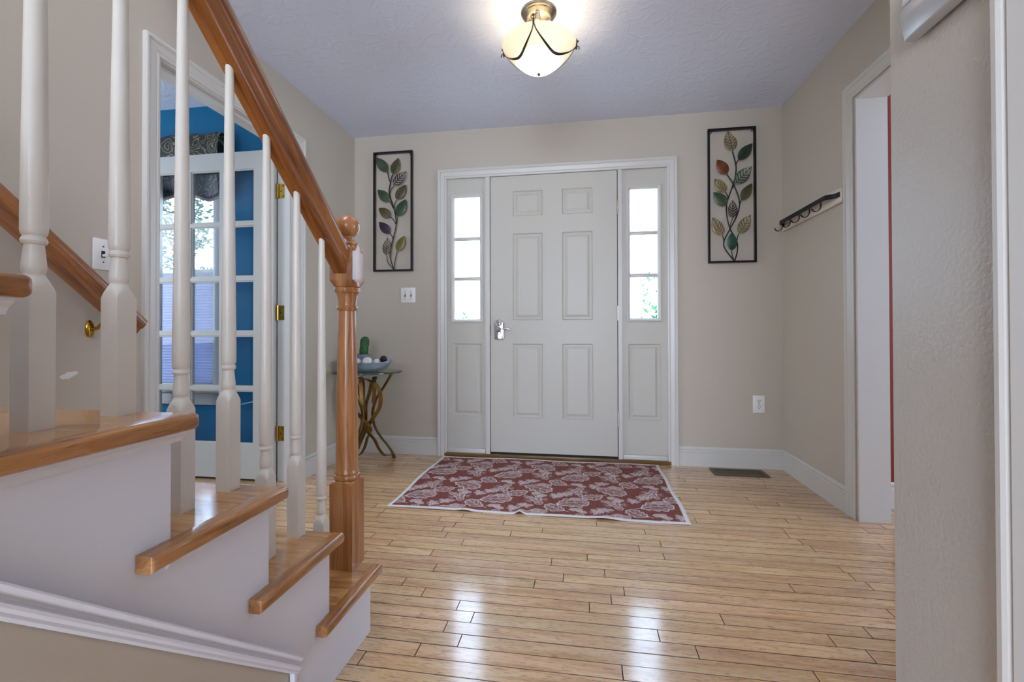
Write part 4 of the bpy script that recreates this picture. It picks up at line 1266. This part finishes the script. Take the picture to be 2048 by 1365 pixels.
# ------------------------------------------------------------------ side table with its decorations
TX, TY, TZ = -.815, -.300, .642
tb = thing('side_table', (TX, TY, 0), 'round glass side table on twisted antique bronze strap legs', 'table')
RT = .236
obj('glass_top', lathe_bm(TX, TY, [(TZ + .0006, .02), (TZ + .0006, RT - .004), (TZ + .002, RT - .0015), (TZ + .0075, RT - .0015), (TZ + .0085, RT - .004), (TZ + .0085, .02)], 64), M['tableglass'], tb, 30)
obj('glass_rim', lathe_bm(TX, TY, [(TZ + .001, RT - .004), (TZ + .0005, RT - .001), (TZ + .004, RT), (TZ + .0085, RT - .001), (TZ + .008, RT - .004)], 64, cap=False), M['glassedge'], tb, 60)
feet = [(56, .212), (151, .20), (238, .19)]
def pol(a, r, z): return Vector((TX + r * math.cos(math.radians(a)), TY + r * math.sin(math.radians(a)), z))
for i, (a, r) in enumerate(feet):
    nxt = feet[(i + 1) % 3][0] + (360 if i == 2 else 0)
    mida = (a + nxt) / 2
    radial = Vector((math.cos(math.radians(a)), math.sin(math.radians(a)), 0))
    tang = Vector((-radial.y, radial.x, 0))
    # outer strap: top edge, in to the waist, out to the foot
    P_ = spline([pol(a, .198, .637), pol(a, .178, .60), pol(a, .13, .53), pol(a, .075, .46), pol(a, .045, .39), pol(a, .040, .33), pol(a, .058, .25), pol(a, .11, .165), pol(a, .165, .095), pol(a, r - .012, .04), pol(a, r, .0)], 5)
    obj('strap_leg', ribbon(P_, .029, .007, tang), M['antique'], tb, 50)
    # inner strap: from the foot up across the waist into an arch under the top
    P_ = spline([pol(a, r - .010, .035), pol(a - 8, .13, .038), pol(a - 18, .08, .095), pol(a - 30, .045, .17), pol(mida + 170, .02, .25), pol(mida + 30, .045, .33), pol(mida + 20, .10, .40), pol(mida + 8, .135, .48), pol(mida, .125, .55), pol(mida - 25, .085, .595), pol(a + 10, .055, .60), pol(a - 5, .050, .54), pol(a, .045, .42)], 5)
    obj('strap_loop', ribbon(P_, .027, .006, lambda s, a=a, m_=mida: Vector((math.sin(math.radians(a + (m_ - a) * s)), -math.cos(math.radians(a + (m_ - a) * s)), .25))), M['antique'], tb, 50)
    obj('foot_cap', tube_bm([pol(a, r - .007, .032), pol(a, r + .003, .0)], .0125, 12), M['antique'], tb, 40)
    obj('top_cap', tube_bm([pol(a, .183, .606), pol(a, .199, .642)], .012, 12), M['antique'], tb, 40)

M['bowlmetal'] = plain('brushed silver bowl', (150, 168, 186), .30, metal=.75, var=.35, bscale=70)
bw = thing('decor_bowl', (-.795, -.345, TZ + .009), 'silver blue boat shaped bowl on the glass table', 'bowl')
bm = bmesh.new()
na, nr_ = 40, 9
def bowl_pt(a, s, off=0.0):
    lx, ly, hz_ = .178, .075, .080
    c_, s_ = math.cos(a), math.sin(a)
    ex = abs(c_) ** .9 * (1 if c_ > 0 else -1)
    rad = math.sin(math.pi / 2 * s)
    up = (1 - math.cos(math.pi / 2 * s))
    tip = abs(c_) ** 4
    return Vector((-.795 + (lx - off) * ex * rad, -.345 + (ly - off) * s_ * rad, TZ + .0095 + off * .9 * (1 - s * .9) + (hz_ * (1 - .12) + .022 * tip) * up))
rings = []
for j in range(nr_ + 1):
    s = .28 + .72 * j / nr_
    rings.append([bowl_pt(2 * math.pi * k_ / na, s) for k_ in range(na)])
for j in range(nr_, -1, -1):
    s = .28 + .72 * j / nr_
    rings.append([bowl_pt(2 * math.pi * k_ / na, s, .005) for k_ in range(na)])
sweep_bm(rings, bm=bm)
low = min(v.co.z for v in bm.verts)
for v in bm.verts: v.co.z += TZ + .0088 - low
obj('bowl', bm, M['bowlmetal'], bw, 70)
M['ballwhite'] = plain('white mosaic ball', (222, 220, 214), .3, bump=.7, bscale=110)
M['ballblack'] = plain('black knobbly ball', (26, 18, 24), .5, bump=1.0, bscale=90)
M['ballwire'] = plain('black dotted ball', (205, 205, 205), .3, bump=.3, bscale=80)
def ball(name, x, y, z, r, mat, label, knob=0):
    bm = bmesh.new()
    bmesh.ops.create_icosphere(bm, subdivisions=4, radius=r)
    if knob:
        gold = [Vector((math.cos(2.399963 * i) * math.sqrt(1 - (1 - 2 * (i + .5) / 60) ** 2), math.sin(2.399963 * i) * math.sqrt(1 - (1 - 2 * (i + .5) / 60) ** 2), 1 - 2 * (i + .5) / 60)) for i in range(60)]
        for v in bm.verts:
            d = max(v.co.normalized().dot(g) for g in gold)
            v.co *= 1 + knob * max(0, (d - .95) / .05)
    bmesh.ops.translate(bm, verts=bm.verts, vec=(x, y, z))
    return tag(obj(name, bm, M[mat], None, 180), label, 'ball', 'decorative balls in the bowl')
BZ = TZ + .009
ball('decor_ball', -.800, -.335, BZ + .064, .036, 'ballwhite', 'large white mosaic ball in the middle of the bowl', .02)
ball('decor_ball', -.731, -.330, BZ + .062, .027, 'ballwhite', 'smaller white ball between the large ball and the black one', .02)
ball('decor_ball', -.686, -.325, BZ + .086, .022, 'ballblack', 'black knobbly ball at the tip of the bowl', .14)
ball('decor_ball', -.872, -.335, BZ + .062, .029, 'ballwire', 'pale ball with black marks next to the newel post')

ct = thing('potted_cactus', (-.915, -.185, TZ + .009), 'small green cactus in a grey dish behind the silver bowl', 'cactus')
M['dish'] = plain('grey dish', (120, 130, 140), .4)
M['cactus'] = plain('cactus green', (42, 92, 40), .5, bump=.8, bscale=160, var=.3)
M['soil'] = plain('soil', (60, 48, 38), .95, bump=.5, bscale=200)
z = TZ + .009
obj('dish', lathe_bm(-.915, -.185, [(z, .035), (z + .004, .045), (z + .085, .062), (z + .108, .066), (z + .112, .066), (z + .112, .061), (z + .095, .058), (z + .094, .002)], 36), M['dish'], ct, 40)
obj('soil', lathe_bm(-.915, -.185, [(z + .092, .002), (z + .094, .05), (z + .1, .056), (z + .104, .03), (z + .105, .002)], 24), M['soil'], ct, 60)
cp = [(z + .095, .022), (z + .115, .028), (z + .140, .031), (z + .155, .0295), (z + .162, .028), (z + .180, .031), (z + .205, .031), (z + .225, .026), (z + .236, .017), (z + .241, .006), (z + .2415, .001)]
bm = lathe_bm(-.905, -.185, cp, 48)
for v in bm.verts:
    d = Vector((v.co.x + .905, v.co.y + .185, 0))
    if d.length > .004:
        an = math.atan2(d.y, d.x)
        v.co += d.normalized() * (.0022 * math.cos(12 * an))
    v.co.x += (v.co.z - z - .1) * .09
obj('stem', bm, M['cactus'], ct, 60)
bm = bmesh.new()
rg = random.Random(2)
for i in range(150):
    an = 2 * math.pi * (i % 12) / 12
    zz2 = z + .118 + .118 * rg.random()
    rr_ = float(np.interp(zz2, [c[0] for c in cp], [c[1] for c in cp])) + .002
    c0 = Vector((-.905 + rr_ * math.cos(an) + (zz2 - z - .1) * .09, -.185 + rr_ * math.sin(an), zz2))
    d = Vector((math.cos(an + rg.uniform(-.6, .6)), math.sin(an + rg.uniform(-.6, .6)), rg.uniform(-.5, .6))).normalized()
    tube_bm([c0, c0 + d * .007], [.0006, .0001], 4, bm=bm)
M['spine'] = plain('cactus spine', (200, 196, 150), .6)
obj('spines', bm, M['spine'], ct)['kind'] = 'stuff'

# ------------------------------------------------------------------ outdoor plants seen through the glass
M['leafout'] = plain('garden leaf', (84, 140, 92), .6, var=.3, bscale=10)
M['treeleaf'] = plain('tree leaf', (58, 84, 58), .6, var=.3, bscale=10)
M['bark'] = plain('bark', (112, 104, 98), .9, bump=.5, bscale=40)
def foliage(bm, cen, rad, n, size, rg, hollow=.3):
    for i in range(n):
        d = Vector((rg.gauss(0, 1), rg.gauss(0, 1), rg.gauss(0, 1))).normalized()
        p = Vector(cen) + Vector((d.x * rad[0], d.y * rad[1], d.z * rad[2])) * (hollow + (1 - hollow) * rg.random() ** .6)
        a = Vector((rg.gauss(0, 1), rg.gauss(0, 1), rg.gauss(0, .7))).normalized()
        b_ = a.cross(Vector((rg.gauss(0, 1), rg.gauss(0, 1), rg.gauss(0, 1)))).normalized()
        nrm = a.cross(b_)
        s = size * rg.uniform(.7, 1.3)
        v = [bm.verts.new(p - a * s), bm.verts.new(p + b_ * s * .38 + nrm * s * .1), bm.verts.new(p + a * s), bm.verts.new(p - b_ * s * .38 + nrm * s * .1)]
        bm.faces.new([v[0], v[1], v[2]]); bm.faces.new([v[0], v[2], v[3]])
rg = random.Random(21)
sb = thing('garden_shrub', (1.72, 2.3, -.2), 'pale green shrub outside the sidelight beside the door hinges', 'shrub')
bm = bmesh.new(); foliage(bm, (1.72, 2.3, .62), (.62, .5, .78), 900, .045, rg)
foliage(bm, (1.66, 2.3, 1.42), (.34, .3, .36), 110, .036, rg, .0)
obj('foliage', bm, M['leafout'], sb)['kind'] = 'stuff'
obj('stem', tube_bm([(1.72, 2.3, -.2), (1.70, 2.3, .5), (1.68, 2.3, 1.2)], [.04, .03, .012], 8), M['bark'], sb, 60)
sb = thing('garden_shrub', (-.95, 2.6, -.2), 'shrub top barely showing in the sidelight beside the door lever', 'shrub')
bm = bmesh.new(); foliage(bm, (-.95, 2.6, .45), (.5, .4, .66), 420, .04, rg); foliage(bm, (-.95, 2.6, 1.12), (.3, .25, .16), 26, .03, rg, .0)
obj('foliage', bm, M['leafout'], sb)['kind'] = 'stuff'
obj('stem', tube_bm([(-.95, 2.6, -.2), (-.95, 2.6, .8)], [.03, .012], 8), M['bark'], sb, 60)
tr_ = thing('garden_tree', (-4.55, 1.9, -.2), 'leafy tree branches outside the blue room window', 'tree')
tk = obj('trunk', tube_bm(spline([(-4.55, 1.9, -.2), (-4.57, 1.9, 1.0), (-4.50, 1.9, 2.0), (-4.55, 1.9, 3.4)], 5), [.08] * 6 + [.06] * 5 + [.035] * 5, 10), M['bark'], tr_, 60)
fb = bmesh.new()
for i, (za, zb, dx) in enumerate(((1.4, 2.3, .55), (1.7, 2.6, .35), (1.5, 1.8, .7), (2.0, 2.9, .5), (1.9, 2.4, -.5), (1.3, 1.7, .5), (1.9, 2.1, .65), (2.1, 2.7, -.35), (1.6, 2.0, -.45))):
    pts = spline([(-4.55, 1.9, za), (-4.55 + dx * .4, 1.9 + .1 * (i % 3 - 1), za + (zb - za) * .6), (-4.55 + dx, 1.9 + .15 * (i % 3 - 1), zb)], 6)
    obj('branch', tube_bm(pts, [.022 - .0013 * j for j in range(len(pts))], 6), M['bark'], tr_, 60)
    for q in pts[4:]:
        foliage(fb, q, (.15, .15, .15), 13, .042, rg, .1)
obj('foliage', fb, M['treeleaf'], tr_)['kind'] = 'stuff'
